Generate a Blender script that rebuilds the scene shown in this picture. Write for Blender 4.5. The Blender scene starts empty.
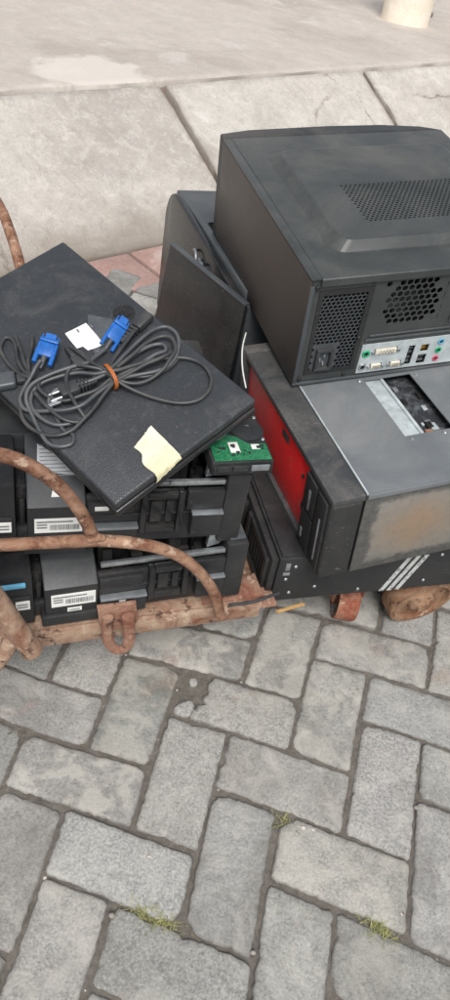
import bpy, bmesh, math, random
from mathutils import Vector, Matrix, noise
R = math.radians
random.seed(7)
scene = bpy.context.scene
C = scene.collection

# ------------------------------------------------------------------ camera
PITCH, ROLL, CAM_H, FPX = 0.74532, 0.20944, 1.138, 755.0
fw = Vector((0, math.cos(PITCH), -math.sin(PITCH)))
up0 = Vector((0, math.sin(PITCH), math.cos(PITCH)))
rt0 = Vector((1, 0, 0))
rt = rt0 * math.cos(ROLL) + up0 * math.sin(ROLL)
up = -rt0 * math.sin(ROLL) + up0 * math.cos(ROLL)
CAM = Vector((0, 0, CAM_H))
cd = bpy.data.cameras.new('camera')
cam = bpy.data.objects.new('camera', cd)
C.objects.link(cam)
cam.matrix_world = Matrix(((rt.x, up.x, -fw.x, 0), (rt.y, up.y, -fw.y, 0), (rt.z, up.z, -fw.z, CAM_H), (0, 0, 0, 1)))
cd.sensor_fit = 'VERTICAL'
cd.sensor_height = 24
cd.lens = FPX / 1000 * 24
cd.clip_start = 0.05
cd.clip_end = 500
scene.camera = cam
Z_TOP_ = 0.315


def ray(px, py):
    return fw + rt * ((px - 225) / FPX) - up * ((py - 500) / FPX)


def at_z(px, py, z):
    d = ray(px, py)
    return CAM + d * ((z - CAM_H) / d.z)


def at_plane(px, py, p0, n):
    d = ray(px, py)
    return CAM + d * ((p0 - CAM).dot(n) / d.dot(n))


# ------------------------------------------------------------------ materials
def rgb(r, g, b):
    f = lambda c: (c / 255 / 12.92) if c / 255 <= 0.04045 else ((c / 255 + 0.055) / 1.055) ** 2.4
    return (f(r), f(g), f(b), 1)


class NT:
    def __init__(self, name):
        self.m = bpy.data.materials.new(name)
        self.m.use_nodes = True
        self.t = self.m.node_tree
        self.t.nodes.clear()
        self.out = self.t.nodes.new('ShaderNodeOutputMaterial')
        self.b = self.t.nodes.new('ShaderNodeBsdfPrincipled')
        self.t.links.new(self.b.outputs[0], self.out.inputs[0])
        self.co = self.t.nodes.new('ShaderNodeTexCoord')

    def link(self, a, b):
        self.t.links.new(a, b)

    def set(self, sock, v):
        if hasattr(v, 'is_linked'):
            self.link(v, sock)
        else:
            sock.default_value = v

    def noise(self, scale, detail=6, rough=0.6, dist=0.0, vec=None, out=0):
        n = self.t.nodes.new('ShaderNodeTexNoise')
        n.inputs['Scale'].default_value = scale
        n.inputs['Detail'].default_value = detail
        n.inputs['Roughness'].default_value = rough
        n.inputs['Distortion'].default_value = dist
        self.link(vec or self.co.outputs['Object'], n.inputs['Vector'])
        return n.outputs[out]

    def voro(self, scale, feature='F1', vec=None, out='Distance', rnd=1.0):
        n = self.t.nodes.new('ShaderNodeTexVoronoi')
        n.feature = feature
        n.inputs['Scale'].default_value = scale
        n.inputs['Randomness'].default_value = rnd
        self.link(vec or self.co.outputs['Object'], n.inputs['Vector'])
        return n.outputs[out]

    def mapping(self, scale=(1, 1, 1), rot=(0, 0, 0), loc=(0, 0, 0), src='Object'):
        n = self.t.nodes.new('ShaderNodeMapping')
        n.inputs['Scale'].default_value = scale
        n.inputs['Rotation'].default_value = rot
        n.inputs['Location'].default_value = loc
        self.link(self.co.outputs[src], n.inputs[0])
        return n.outputs[0]

    def ramp(self, fac, p0, p1, c0=(0, 0, 0, 1), c1=(1, 1, 1, 1), extra=()):
        n = self.t.nodes.new('ShaderNodeValToRGB')
        n.color_ramp.elements[0].position = p0
        n.color_ramp.elements[0].color = c0
        n.color_ramp.elements[1].position = p1
        n.color_ramp.elements[1].color = c1
        for p, c in extra:
            e = n.color_ramp.elements.new(p)
            e.color = c
        self.link(fac, n.inputs[0])
        return n.outputs[0]

    def mix(self, fac, a, b, mode='MIX'):
        n = self.t.nodes.new('ShaderNodeMix')
        n.data_type = 'RGBA'
        n.blend_type = mode
        self.set(n.inputs[0], fac)
        self.set(n.inputs[6], a)
        self.set(n.inputs[7], b)
        return n.outputs[2]

    def math(self, op, a, b=0.0):
        n = self.t.nodes.new('ShaderNodeMath')
        n.operation = op
        self.set(n.inputs[0], a)
        self.set(n.inputs[1], b)
        return n.outputs[0]

    def bump(self, h, strength=0.3, dist=0.001, prev=None):
        n = self.t.nodes.new('ShaderNodeBump')
        n.inputs['Strength'].default_value = strength
        n.inputs['Distance'].default_value = dist
        self.link(h, n.inputs['Height'])
        if prev:
            self.link(prev, n.inputs['Normal'])
        return n.outputs[0]

    def normal_z(self):
        g = self.t.nodes.new('ShaderNodeNewGeometry')
        s = self.t.nodes.new('ShaderNodeSeparateXYZ')
        self.link(g.outputs['Normal'], s.inputs[0])
        return s.outputs[2]

    def pos(self, axis, src='Object'):
        s = self.t.nodes.new('ShaderNodeSeparateXYZ')
        self.link(self.co.outputs[src], s.inputs[0])
        return s.outputs[axis]

    def attr(self, name):
        n = self.t.nodes.new('ShaderNodeAttribute')
        n.attribute_name = name
        return n.outputs['Color']

    def finish(self, col, rough, metal=0.0, normal=None, spec=0.5, coat=0.0):
        self.set(self.b.inputs['Base Color'], col)
        self.set(self.b.inputs['Roughness'], rough)
        self.set(self.b.inputs['Metallic'], metal)
        self.b.inputs['Specular IOR Level'].default_value = spec
        if coat:
            self.b.inputs['Coat Weight'].default_value = coat
            self.b.inputs['Coat Roughness'].default_value = 0.15
        if normal:
            self.link(normal, self.b.inputs['Normal'])
        return self.m


def plastic(name, col, rough=0.45, dust=0.25, dustcol=rgb(150, 140, 128), scale=1.0, grain=0.0, grain_scale=900, metal=0.0,
            scratch=0.3, spec=0.5):
    n = NT(name)
    big = n.noise(7 * scale, 7, 0.65, 0.6)
    fine = n.noise(160 * scale, 4, 0.7)
    base = n.mix(n.ramp(big, 0.3, 0.75), col, tuple(min(1, c * 1.5 + 0.004) for c in col[:3]) + (1,))
    nz = n.normal_z()
    upf = n.ramp(nz, 0.0, 1.0, (0.45, 0.45, 0.45, 1), (1, 1, 1, 1))
    d = n.math('MULTIPLY', n.ramp(big, 0.42, 0.8), n.ramp(fine, 0.25, 0.75))
    d = n.math('MULTIPLY', d, upf)
    d = n.math('MULTIPLY', d, dust)
    base = n.mix(d, base, dustcol)
    sv = n.mapping((14, 160, 60), (0.2, 0.4, 0.7))
    sc = n.ramp(n.noise(5, 3, 0.5, 0.3, sv), 0.66, 0.71)
    sp = n.ramp(n.voro(55 * scale), 0.035, 0.06, (1, 1, 1, 1), (0, 0, 0, 1))
    base = n.mix(n.math('MULTIPLY', sc, scratch * 0.4), base, rgb(150, 148, 145))
    smg = n.ramp(n.noise(2.6 * scale, 8, 0.72, 1.2), 0.52, 0.7)
    base = n.mix(n.math('MULTIPLY', n.math('MULTIPLY', smg, upf), dust * 0.5), base, dustcol)
    sp2 = n.ramp(n.voro(130 * scale), 0.05, 0.09, (1, 1, 1, 1), (0, 0, 0, 1))
    base = n.mix(n.math('MULTIPLY', n.math('MULTIPLY', sp2, upf), n.math('MULTIPLY', n.ramp(n.noise(14 * scale), 0.5, 0.6), scratch)), base, rgb(150, 146, 140))
    base = n.mix(n.math('MULTIPLY', n.math('MULTIPLY', sp, n.ramp(n.noise(9), 0.5, 0.62)), scratch * 0.7), base, rgb(170, 166, 160))
    r = n.ramp(big, 0.25, 0.8, (rough * 0.8,) * 3 + (1,), (min(1, rough * 1.35),) * 3 + (1,))
    nm = n.bump(n.noise(3.2, 3, 0.5), 0.25, 0.004)
    if grain:
        nm = n.bump(n.voro(grain_scale, 'SMOOTH_F1'), grain, 0.0006, nm)
    else:
        nm = n.bump(fine, 0.12, 0.0006, nm)
    return n.finish(base, r, metal, nm, spec)


def flat(name, col, rough=0.6, metal=0.0, var=0.25, scale=60, bump=0.15):
    n = NT(name)
    f = n.noise(scale, 5, 0.6)
    c = n.mix(n.ramp(f, 0.3, 0.75), tuple(c * (1 - var) for c in col[:3]) + (1,), tuple(min(1, c * (1 + var * 0.6)) for c in col[:3]) + (1,))
    return n.finish(c, rough, metal, n.bump(f, bump, 0.001))


M = {}
M['black'] = plastic('black_plastic', rgb(36, 38, 40), 0.42, 0.22)
M['blackdull'] = plastic('black_dull_plastic', rgb(27, 28, 29), 0.6, 0.2)
M['blackface'] = plastic('black_front_plastic', rgb(26, 27, 29), 0.45, 0.16)  # darkened for upright fronts, their shade put into the colour
M['blocklit'] = plastic('block_lit_top_plastic', rgb(46, 49, 52), 0.4, 0.2)  # paler copy for the block's upward face, painted as lit
M['slate'] = plastic('slate_plastic', rgb(60, 64, 67), 0.4, 0.25)
M['gloss'] = plastic('glossy_black_plastic', rgb(22, 23, 25), 0.25, 0.22)
M['case'] = plastic('black_painted_steel', rgb(50, 53, 53), 0.33, 0.25, grain=0.12, grain_scale=1400, scratch=0.25)
M['case_side'] = plastic('case_side_reflect_steel', rgb(50, 45, 42), 0.42, 0.5, dustcol=rgb(112, 96, 84), grain=0.1, grain_scale=1400, scratch=0.1)  # browner than the case: reflected light on the side put into colour
M['greypanel'] = plastic('grey_painted_steel', rgb(96, 100, 103), 0.38, 0.45, grain=0.05, scratch=0.8)
M['bezeldark'] = plastic('dusty_dark_bezel', rgb(30, 31, 32), 0.55, 0.55, dustcol=rgb(116, 110, 102), scratch=1.0)
M['greybezel'] = plastic('dark_grey_worn_bezel', rgb(50, 52, 54), 0.5, 0.6, scratch=1.0)
M['void'] = flat('dark_interior', rgb(14, 14, 15), 0.8)
M['silver'] = flat('brushed_silver_metal', rgb(176, 180, 182), 0.38, 0.75, 0.35, 90)
M['greymetal'] = flat('dull_zinc_steel', rgb(150, 155, 158), 0.45, 0.6, 0.35, 40)
M['palemetal'] = flat('pale_zinc_bracket', rgb(186, 194, 196), 0.4, 0.15, 0.3, 45)
M['white'] = flat('white_label_paper', rgb(214, 214, 210), 0.7, 0, 0.08, 70)
M['ink'] = flat('printed_black_ink', rgb(40, 40, 42), 0.7)
M['greyink'] = flat('printed_grey_ink', rgb(104, 106, 108), 0.7)
M['greylabel'] = flat('grey_label_paper', rgb(150, 153, 155), 0.6, 0, 0.12, 80)
M['blue'] = flat('blue_connector_plastic', rgb(24, 92, 168), 0.42, 0, 0.3, 120)
M['bluedark'] = flat('dark_blue_plastic', rgb(16, 52, 120), 0.4)
M['rubber'] = plastic('grey_black_cable_sheath', rgb(60, 63, 66), 0.38, 0.25, scale=3)
M['rubberblack'] = plastic('black_moulded_rubber', rgb(42, 44, 46), 0.42, 0.25, scale=3)
M['orange'] = flat('orange_rubber_band', rgb(172, 98, 44), 0.6)
M['gold'] = flat('gold_contact', rgb(190, 150, 70), 0.35, 0.8)
M['pcb'] = None
M['yellow'] = flat('yellow_wood', rgb(178, 142, 90), 0.8, 0, 0.4, 160)
M['green'] = flat('green_port_plastic', rgb(40, 160, 110), 0.4)
M['purple'] = flat('purple_port_plastic', rgb(130, 110, 150), 0.4)
M['pink'] = flat('pink_port_plastic', rgb(200, 90, 110), 0.4)
M['lightblue'] = flat('light_blue_plastic', rgb(96, 160, 190), 0.5)
M['cream'] = flat('cream_port_plastic', rgb(206, 200, 184), 0.5)

# pcb
n = NT('green_circuit_board')
v = n.voro(140, 'F1', None, 'Color')
l = n.ramp(n.voro(90, 'DISTANCE_TO_EDGE', n.mapping((1, 1.6, 1))), 0.02, 0.06)
c = n.mix(l, rgb(52, 124, 84), rgb(30, 98, 66))
c = n.mix(n.ramp(n.noise(140), 0.66, 0.7), c, rgb(120, 160, 120))
M['pcb'] = n.finish(c, 0.35, 0, n.bump(l, 0.2, 0.0006))

# red dusty front
n = NT('red_dusty_paint')
b = n.noise(14, 8, 0.7, 0.5)
c = n.mix(n.ramp(b, 0.35, 0.7), rgb(252, 44, 46), rgb(222, 42, 46))
nsp = n.ramp(n.noise(38, 8, 0.75), 0.55, 0.68)
c = n.mix(n.math('MULTIPLY', nsp, 0.6), c, rgb(164, 104, 98))
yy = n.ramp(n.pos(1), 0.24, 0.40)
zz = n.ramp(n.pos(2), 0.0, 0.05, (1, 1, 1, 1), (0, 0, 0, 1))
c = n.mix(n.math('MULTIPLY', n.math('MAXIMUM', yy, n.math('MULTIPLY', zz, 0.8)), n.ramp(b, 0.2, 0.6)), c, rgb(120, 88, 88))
sc = n.ramp(n.noise(6, 4, 0.6, 0.2, n.mapping((8, 60, 20), (0.5, 0.2, 0.9))), 0.66, 0.7)
c = n.mix(n.math('MULTIPLY', sc, 0.5), c, rgb(60, 20, 22))
M['red'] = n.finish(c, 0.45, 0, n.bump(b, 0.2, 0.002))

# beige dirt-stained metal (face of the grey tower)
n = NT('dirt_stained_steel')
x, z = n.pos(0), n.pos(2)
b = n.noise(11, 8, 0.7, 0.8)
b2 = n.noise(70, 5, 0.7)
c = n.mix(n.ramp(b, 0.3, 0.7), rgb(106, 106, 104), rgb(132, 127, 118))
g1 = n.math('SUBTRACT', 1.0, n.math('MULTIPLY', n.math('ABSOLUTE', n.math('SUBTRACT', x, 0.155)), 9.0))
g2 = n.math('SUBTRACT', 1.0, n.math('MULTIPLY', n.math('ABSOLUTE', n.math('SUBTRACT', z, 0.09)), 11.0))
st = n.math('MULTIPLY', n.math('MAXIMUM', g1, 0.0), n.math('MAXIMUM', g2, 0.0))
st = n.math('ADD', st, n.math('MULTIPLY', b, 0.55))
c = n.mix(n.ramp(st, 0.42, 1.15), c, rgb(132, 114, 96))
edge = n.ramp(n.math('ADD', z, n.math('MULTIPLY', b, 0.04)), 0.03, 0.055, (1, 1, 1, 1), (0, 0, 0, 1))
c = n.mix(n.math('MULTIPLY', edge, 0.5), c, rgb(96, 96, 94))
edge2 = n.ramp(n.math('ADD', z, n.math('MULTIPLY', b, 0.03)), 0.165, 0.187)
c = n.mix(n.math('MULTIPLY', edge2, 0.75), c, rgb(70, 70, 68))
c = n.mix(n.math('MULTIPLY', n.ramp(b2, 0.5, 0.75), 0.4), c, rgb(92, 84, 74))
def soft(v, lo, hi, wd):
    a_ = n.ramp(v, lo - wd, lo + wd)
    b_ = n.ramp(v, hi - wd, hi + wd, (1, 1, 1, 1), (0, 0, 0, 1))
    return n.math('MULTIPLY', a_, b_)
wob_ = n.math('MULTIPLY', n.math('SUBTRACT', n.noise(28, 8, 0.75), 0.5), 0.045)
inm = n.math('MULTIPLY', soft(n.math('ADD', x, wob_), 0.078, 0.36, 0.004), soft(n.math('ADD', z, wob_), 0.020, 0.152, 0.004))
c = n.mix(inm, n.mix(n.ramp(b2, 0.3, 0.7), rgb(62, 62, 61), rgb(92, 90, 86)), c)
sc2 = n.ramp(n.noise(5, 4, 0.6, 0.2, n.mapping((6, 30, 80), (0.3, 0.4, 0.2))), 0.63, 0.68)
c = n.mix(n.math('MULTIPLY', sc2, 0.45), c, rgb(92, 88, 82))
M['stained'] = n.finish(c, 0.7, 0, n.bump(b2, 0.25, 0.001))

# rust materials
def rust(name, paint, amount, dark=rgb(74, 38, 24), mid=rgb(134, 74, 46)):
    n = NT(name)
    a = n.noise(22, 9, 0.7, 0.6)
    f = n.noise(120, 6, 0.7)
    c = n.mix(n.ramp(f, 0.3, 0.7), dark, mid)
    c = n.mix(n.ramp(a, amount - 0.1, amount + 0.12), c, n.mix(n.ramp(f, 0.25, 0.8), paint, tuple(c * 0.72 for c in paint[:3]) + (1,)))
    c = n.mix(n.math('MULTIPLY', n.ramp(n.noise(45, 6, 0.7), 0.58, 0.64), 0.8), c, rgb(52, 30, 22))
    c = n.mix(n.math('MULTIPLY', n.ramp(n.noise(34, 7, 0.75, 0, n.mapping((1, 1, 1), (0, 0, 0), (5, 3, 1))), 0.58, 0.64), 0.55), c, rgb(196, 176, 154))
    h = n.math('ADD', a, n.math('MULTIPLY', f, 0.6))
    return n.finish(c, 0.82, 0, n.bump(h, 0.9, 0.003))


M['rustpipe'] = rust('tan_rusted_tube', rgb(168, 132, 108), 0.5, rgb(66, 38, 27), rgb(126, 82, 58))
M['rustrail'] = rust('rusted_angle_iron', rgb(172, 146, 124), 0.45, rgb(92, 52, 38), rgb(138, 92, 70))
M['rustred'] = rust('red_rust_iron', rgb(160, 126, 106), 0.5, rgb(86, 44, 32), rgb(134, 82, 62))
M['rustorange'] = rust('orange_rust_iron', rgb(164, 122, 100), 0.54, rgb(96, 48, 34), rgb(146, 80, 56))
M['rustwheel'] = rust('rusted_cast_wheel', rgb(158, 128, 102), 0.5, rgb(88, 56, 38), rgb(132, 92, 64))

# weathered deck board
n = NT('weathered_board')
g = n.noise(9, 6, 0.6, 0.4, n.mapping((1.5, 14, 14)))
c = n.mix(n.ramp(g, 0.3, 0.7), rgb(104, 80, 62), rgb(150, 122, 98))
M['board'] = n.finish(c, 0.85, 0, n.bump(g, 0.5, 0.002))

# textured monitor cover (fine embossed weave)
n = NT('leather_grain_black_plastic')
b = n.noise(5, 6, 0.6, 0.4)
c = n.mix(n.ramp(b, 0.3, 0.75), rgb(49, 52, 56), rgb(62, 65, 69))
ws = n.voro(330, 'F1', n.mapping((1, 1.5, 1), (0, 0, 0.6)), 'Distance', 0.3)
dn = n.ramp(n.noise(90, 6, 0.7), 0.56, 0.72)
c = n.mix(n.math('MULTIPLY', dn, 0.16), c, rgb(150, 145, 140))
c = n.mix(n.math('MULTIPLY', n.ramp(n.noise(9, 8, 0.75, 1.0), 0.52, 0.7), 0.2), c, rgb(140, 138, 134))
sd2 = n.ramp(n.voro(70), 0.03, 0.06, (1, 1, 1, 1), (0, 0, 0, 1))
c = n.mix(n.math('MULTIPLY', sd2, n.math('MULTIPLY', n.ramp(n.noise(12), 0.48, 0.58), 0.7)), c, rgb(170, 168, 162))
c = n.mix(n.math('MULTIPLY', n.ramp(ws, 0.2, 0.6), 0.4), c, rgb(28, 30, 33))
M['grain'] = n.finish(c, n.ramp(b, 0.3, 0.8, (0.38,) * 3 + (1,), (0.5,) * 3 + (1,)), 0, n.bump(ws, 0.55, 0.0009))

# clear film
n = NT('clear_tape_film')
f = n.noise(40, 5)
M['film'] = n.finish(n.mix(n.ramp(f, 0.3, 0.7), rgb(62, 66, 70), rgb(88, 92, 96)), 0.18, 0, n.bump(n.noise(25), 0.4, 0.003))

# cream torn paper
n = NT('cream_torn_paper')
f = n.noise(26, 6, 0.7)
x = n.ramp(n.pos(1), -0.003, 0.022, (1, 1, 1, 1), (0, 0, 0, 1))
c = n.mix(n.ramp(f, 0.35, 0.65), rgb(218, 212, 192), rgb(196, 188, 166))
c = n.mix(n.math('MULTIPLY', x, 0.7), c, rgb(206, 201, 158))
M['paper'] = n.finish(c, 0.8, 0, n.bump(f, 0.4, 0.002))

# glass / dark board inside the opening; grey blotches paint in its reflections
n = NT('dark_reflective_board')
f = n.noise(34, 7, 0.7, 0.5)
c = n.mix(n.ramp(f, 0.5, 0.66), rgb(50, 52, 56), rgb(96, 98, 100))
M['board_glass'] = n.finish(c, 0.12, 0, None, 0.6)

# pavers: per-paver tint stored as colour attribute
n = NT('worn_concrete_paver')
t = n.attr('tint')
wr = n.attr('wear')
va = n.t.nodes.new('ShaderNodeVectorMath'); va.operation = 'MULTIPLY_ADD'
n.link(wr, va.inputs[0]); va.inputs[1].default_value = (9.0, 13.0, 5.0); n.link(n.co.outputs['Object'], va.inputs[2])
PV = va.outputs[0]
big = n.noise(5, 7, 0.65, 0.3, PV)
mid = n.noise(34, 8, 0.72, 0, PV)
fine = n.noise(240, 5, 0.78, 0, PV)
spk = n.voro(230, 'F1', PV, 'Distance')
c = n.mix(n.ramp(mid, 0.32, 0.7), rgb(128, 128, 125), rgb(153, 152, 149))
c = n.mix(n.math('MULTIPLY', n.ramp(fine, 0.47, 0.62), n.ramp(wr, 0.0, 1.0, (0.3, 0.3, 0.3, 1), (0.62, 0.62, 0.62, 1))), c, rgb(188, 187, 183))
c = n.mix(n.math('MULTIPLY', n.ramp(fine, 0.36, 0.46, (1, 1, 1, 1), (0, 0, 0, 1)), 0.5), c, rgb(88, 85, 82))
c = n.mix(n.math('MULTIPLY', n.ramp(spk, 0.12, 0.25, (1, 1, 1, 1), (0, 0, 0, 1)), n.math('MULTIPLY', n.ramp(mid, 0.45, 0.6), 0.5)), c, rgb(186, 182, 174))
c = n.mix(n.math('MULTIPLY', n.ramp(big, 0.38, 0.53, (1, 1, 1, 1), (0, 0, 0, 1)), n.ramp(wr, 0.0, 1.0, (0.7, 0.7, 0.7, 1), (0.2, 0.2, 0.2, 1))), c, rgb(104, 102, 98))
c = n.mix(n.math('MULTIPLY', n.ramp(n.noise(13, 8, 0.75, 0.8, PV), 0.5, 0.62), 0.5), c, rgb(174, 171, 165))
c = n.mix(n.math('MULTIPLY', n.ramp(n.noise(21, 8, 0.75, 0.6, n.mapping((1, 1, 1), (0, 0, 0), (7, 2, 0))), 0.56, 0.68), 0.4), c, rgb(98, 94, 90))
c = n.mix(n.math('MULTIPLY', n.ramp(n.voro(26, 'F1', n.mapping((1, 1, 1), (0, 0, 0.3), (1, 2, 0))), 0.03, 0.09, (1, 1, 1, 1), (0, 0, 0, 1)), 0.5), c, rgb(92, 88, 84))
# brownish stains
c = n.mix(n.math('MULTIPLY', n.ramp(n.noise(7.5, 5, 0.6, 0, n.mapping((1, 1, 1), (0, 0, 0), (3.3, 1.7, 0))), 0.62, 0.72), 0.35), c, rgb(150, 122, 104))
c = n.mix(1.0, c, t, 'MULTIPLY')
# light mortar smears (second attribute)
sm = n.math('MULTIPLY', n.attr('smear'), n.ramp(n.noise(16, 7, 0.65, 0.4), 0.47, 0.55))
c = n.mix(n.math('MULTIPLY', sm, 0.6), c, rgb(182, 178, 169))
# darker rims of each paver, darkest down the sides
c = n.mix(n.math('MULTIPLY', n.attr('rim'), n.math('MULTIPLY', n.ramp(mid, 0.35, 0.6), 0.8)), c, rgb(96, 91, 86))
h = n.math('ADD', n.math('MULTIPLY', mid, 0.8), n.math('MULTIPLY', fine, 0.5))
nm = n.bump(h, 0.55, 0.004)
nm = n.bump(n.voro(120, 'SMOOTH_F1'), 0.3, 0.002, nm)
M['paver'] = n.finish(c, 0.88, 0, nm, 0.25)

n = NT('dark_joint_soil')
f = n.noise(70, 8, 0.75)
f2 = n.noise(6, 4)
c = n.mix(n.ramp(f, 0.3, 0.72), rgb(82, 78, 73), rgb(122, 116, 109))
c = n.mix(n.math('MULTIPLY', n.ramp(n.voro(160), 0.1, 0.22, (1, 1, 1, 1), (0, 0, 0, 1)), n.math('MULTIPLY', n.ramp(f2, 0.45, 0.6), 0.6)), c, rgb(150, 143, 134))
M['soil'] = n.finish(c, 0.95, 0, n.bump(f, 0.8, 0.006), 0.2)


def concrete(name, c0, c1, dark, light, warm):
    n = NT(name)
    big = n.noise(1.6, 8, 0.6, 0.4)
    mid = n.noise(11, 9, 0.7, 0.3)
    fine = n.noise(170, 5, 0.72)
    c = n.mix(n.ramp(mid, 0.33, 0.68), c0, c1)
    c = n.mix(n.math('MULTIPLY', n.ramp(big, 0.38, 0.52, (1, 1, 1, 1), (0, 0, 0, 1)), 0.5), c, dark)
    c = n.mix(n.math('MULTIPLY', n.ramp(n.noise(4.2, 8, 0.7, 0.5), 0.58, 0.64), 0.6), c, light)
    c = n.mix(n.math('MULTIPLY', n.ramp(fine, 0.35, 0.45, (1, 1, 1, 1), (0, 0, 0, 1)), 0.35), c, dark)
    c = n.mix(n.math('MULTIPLY', n.ramp(n.noise(2.7, 6, 0.6), 0.5, 0.75), 0.4), c, warm)
    pit = n.ramp(n.voro(48), 0.05, 0.11, (1, 1, 1, 1), (0, 0, 0, 1))
    c = n.mix(n.math('MULTIPLY', pit, n.math('MULTIPLY', n.ramp(n.noise(8), 0.45, 0.55), 0.45)), c, rgb(96, 88, 80))
    c = n.mix(n.math('MULTIPLY', n.ramp(n.noise(70, 7, 0.8), 0.52, 0.66), 0.4), c, light)
    c = n.mix(n.math('MULTIPLY', n.ramp(n.noise(55, 7, 0.8, 0, n.mapping((1, 1, 1), (0, 0, 0), (3, 8, 1))), 0.54, 0.68), 0.45), c, dark)
    h = n.math('ADD', mid, n.math('MULTIPLY', fine, 0.6))
    return n, c, n.bump(h, 0.8, 0.006)


n, c, nm = concrete('kerb_slab_concrete', rgb(170, 165, 158), rgb(190, 185, 178), rgb(140, 133, 126), rgb(202, 198, 192), rgb(176, 167, 157))
c = n.mix(n.math('MULTIPLY', n.ramp(n.noise(18, 9, 0.78, 0.6), 0.5, 0.64), 0.4), c, rgb(208, 204, 197))
c = n.mix(n.math('MULTIPLY', n.ramp(n.noise(26, 9, 0.78, 0.6, n.mapping((1, 1, 1), (0, 0, 0), (4, 1, 2))), 0.52, 0.66), 0.5), c, rgb(146, 139, 131))
ck = n.ramp(n.voro(0.9, 'DISTANCE_TO_EDGE', n.mix(0.12, n.co.outputs['Object'], n.noise(6, 6, 0.7, 0, None, 1))), 0.0, 0.006, (1, 1, 1, 1), (0, 0, 0, 1))
c = n.mix(n.math('MULTIPLY', ck, n.ramp(n.noise(3), 0.45, 0.6)), c, rgb(120, 110, 101))
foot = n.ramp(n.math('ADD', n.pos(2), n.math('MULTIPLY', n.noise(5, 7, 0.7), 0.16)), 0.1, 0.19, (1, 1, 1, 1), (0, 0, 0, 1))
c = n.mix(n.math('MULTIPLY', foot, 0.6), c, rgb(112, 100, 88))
c = n.mix(n.math('MULTIPLY', n.attr('rim'), 0.75), c, rgb(104, 92, 82))
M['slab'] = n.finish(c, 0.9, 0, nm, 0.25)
n, c, nm = concrete('sidewalk_concrete', rgb(172, 164, 157), rgb(188, 180, 173), rgb(150, 141, 132), rgb(194, 188, 182), rgb(172, 161, 150))
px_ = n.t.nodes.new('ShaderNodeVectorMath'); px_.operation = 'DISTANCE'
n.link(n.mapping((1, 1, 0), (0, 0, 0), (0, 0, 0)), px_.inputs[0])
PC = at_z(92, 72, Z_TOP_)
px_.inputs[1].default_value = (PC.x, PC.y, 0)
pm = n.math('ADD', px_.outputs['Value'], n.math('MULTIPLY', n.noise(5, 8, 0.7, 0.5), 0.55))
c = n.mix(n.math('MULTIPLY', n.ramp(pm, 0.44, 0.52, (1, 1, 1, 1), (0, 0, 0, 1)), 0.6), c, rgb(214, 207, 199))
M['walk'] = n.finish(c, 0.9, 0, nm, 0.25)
n, c, nm = concrete('crack_mortar', rgb(120, 108, 98), rgb(142, 130, 120), rgb(96, 84, 74), rgb(160, 150, 140), rgb(126, 108, 96))
M['mortar'] = n.finish(c, 0.95, 0, nm, 0.2)
n, c, nm = concrete('light_mortar_patch', rgb(206, 198, 188), rgb(222, 216, 208), rgb(190, 182, 172), rgb(228, 224, 218), rgb(206, 194, 182))
M['patch'] = n.finish(c, 0.9, 0, nm, 0.2)
n, c, nm = concrete('faded_red_paver', rgb(158, 126, 118), rgb(174, 144, 136), rgb(132, 110, 102), rgb(186, 172, 164), rgb(164, 134, 124))
M['redpaver'] = n.finish(c, 0.9, 0, nm, 0.25)
n, c, nm = concrete('bollard_cream_paint', rgb(214, 202, 184), rgb(228, 220, 206), rgb(196, 180, 160), rgb(236, 230, 220), rgb(214, 198, 176))
M['bollard'] = n.finish(c, 0.7, 0, nm, 0.3)
n = NT('grass_blade')
c = n.mix(n.ramp(n.noise(300), 0.35, 0.65), rgb(104, 116, 62), rgb(176, 170, 116))
M['grass'] = n.finish(c, 0.7)
n = NT('pebble_stone')
c = n.mix(n.ramp(n.voro(30, 'F1', None, 'Color'), 0.2, 0.8), rgb(112, 105, 97), rgb(186, 180, 172))
M['pebble'] = n.finish(c, 0.8)


# ------------------------------------------------------------------ mesh helpers
def obj(name, bm, mats, parent=None, angle=35, loc=None):
    me = bpy.data.meshes.new(name)
    bmesh.ops.recalc_face_normals(bm, faces=bm.faces)
    bm.to_mesh(me)
    bm.free()
    if not isinstance(mats, (list, tuple)):
        mats = [mats]
    for m in mats:
        me.materials.append(M[m] if isinstance(m, str) else m)
    for p in me.polygons:
        p.use_smooth = True
    me.set_sharp_from_angle(angle=R(angle))
    o = bpy.data.objects.new(name, me)
    C.objects.link(o)
    if parent:
        o.parent = parent
    if loc:
        o.location = loc
    return o


def tag(o, label, cat, group=None, kind=None):
    o['label'] = label
    o['category'] = cat
    if group:
        o['group'] = group
    if kind:
        o['kind'] = kind
    return o


def struct(o):
    o['kind'] = 'structure'
    return o


def thing(name, label, cat, pos, yaw=0, a=0, b=0, group=None):
    o = bpy.data.objects.new(name, None)
    o.empty_display_size = 0.05
    C.objects.link(o)
    m = Matrix.Rotation(R(yaw), 4, 'Z') @ Matrix.Rotation(R(a), 4, 'X') @ Matrix.Rotation(R(b), 4, 'Y')
    o.matrix_world = Matrix.Translation(pos) @ m
    tag(o, label, cat, group)
    return o


def world_of(o):
    return o.matrix_basis.copy()


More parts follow.
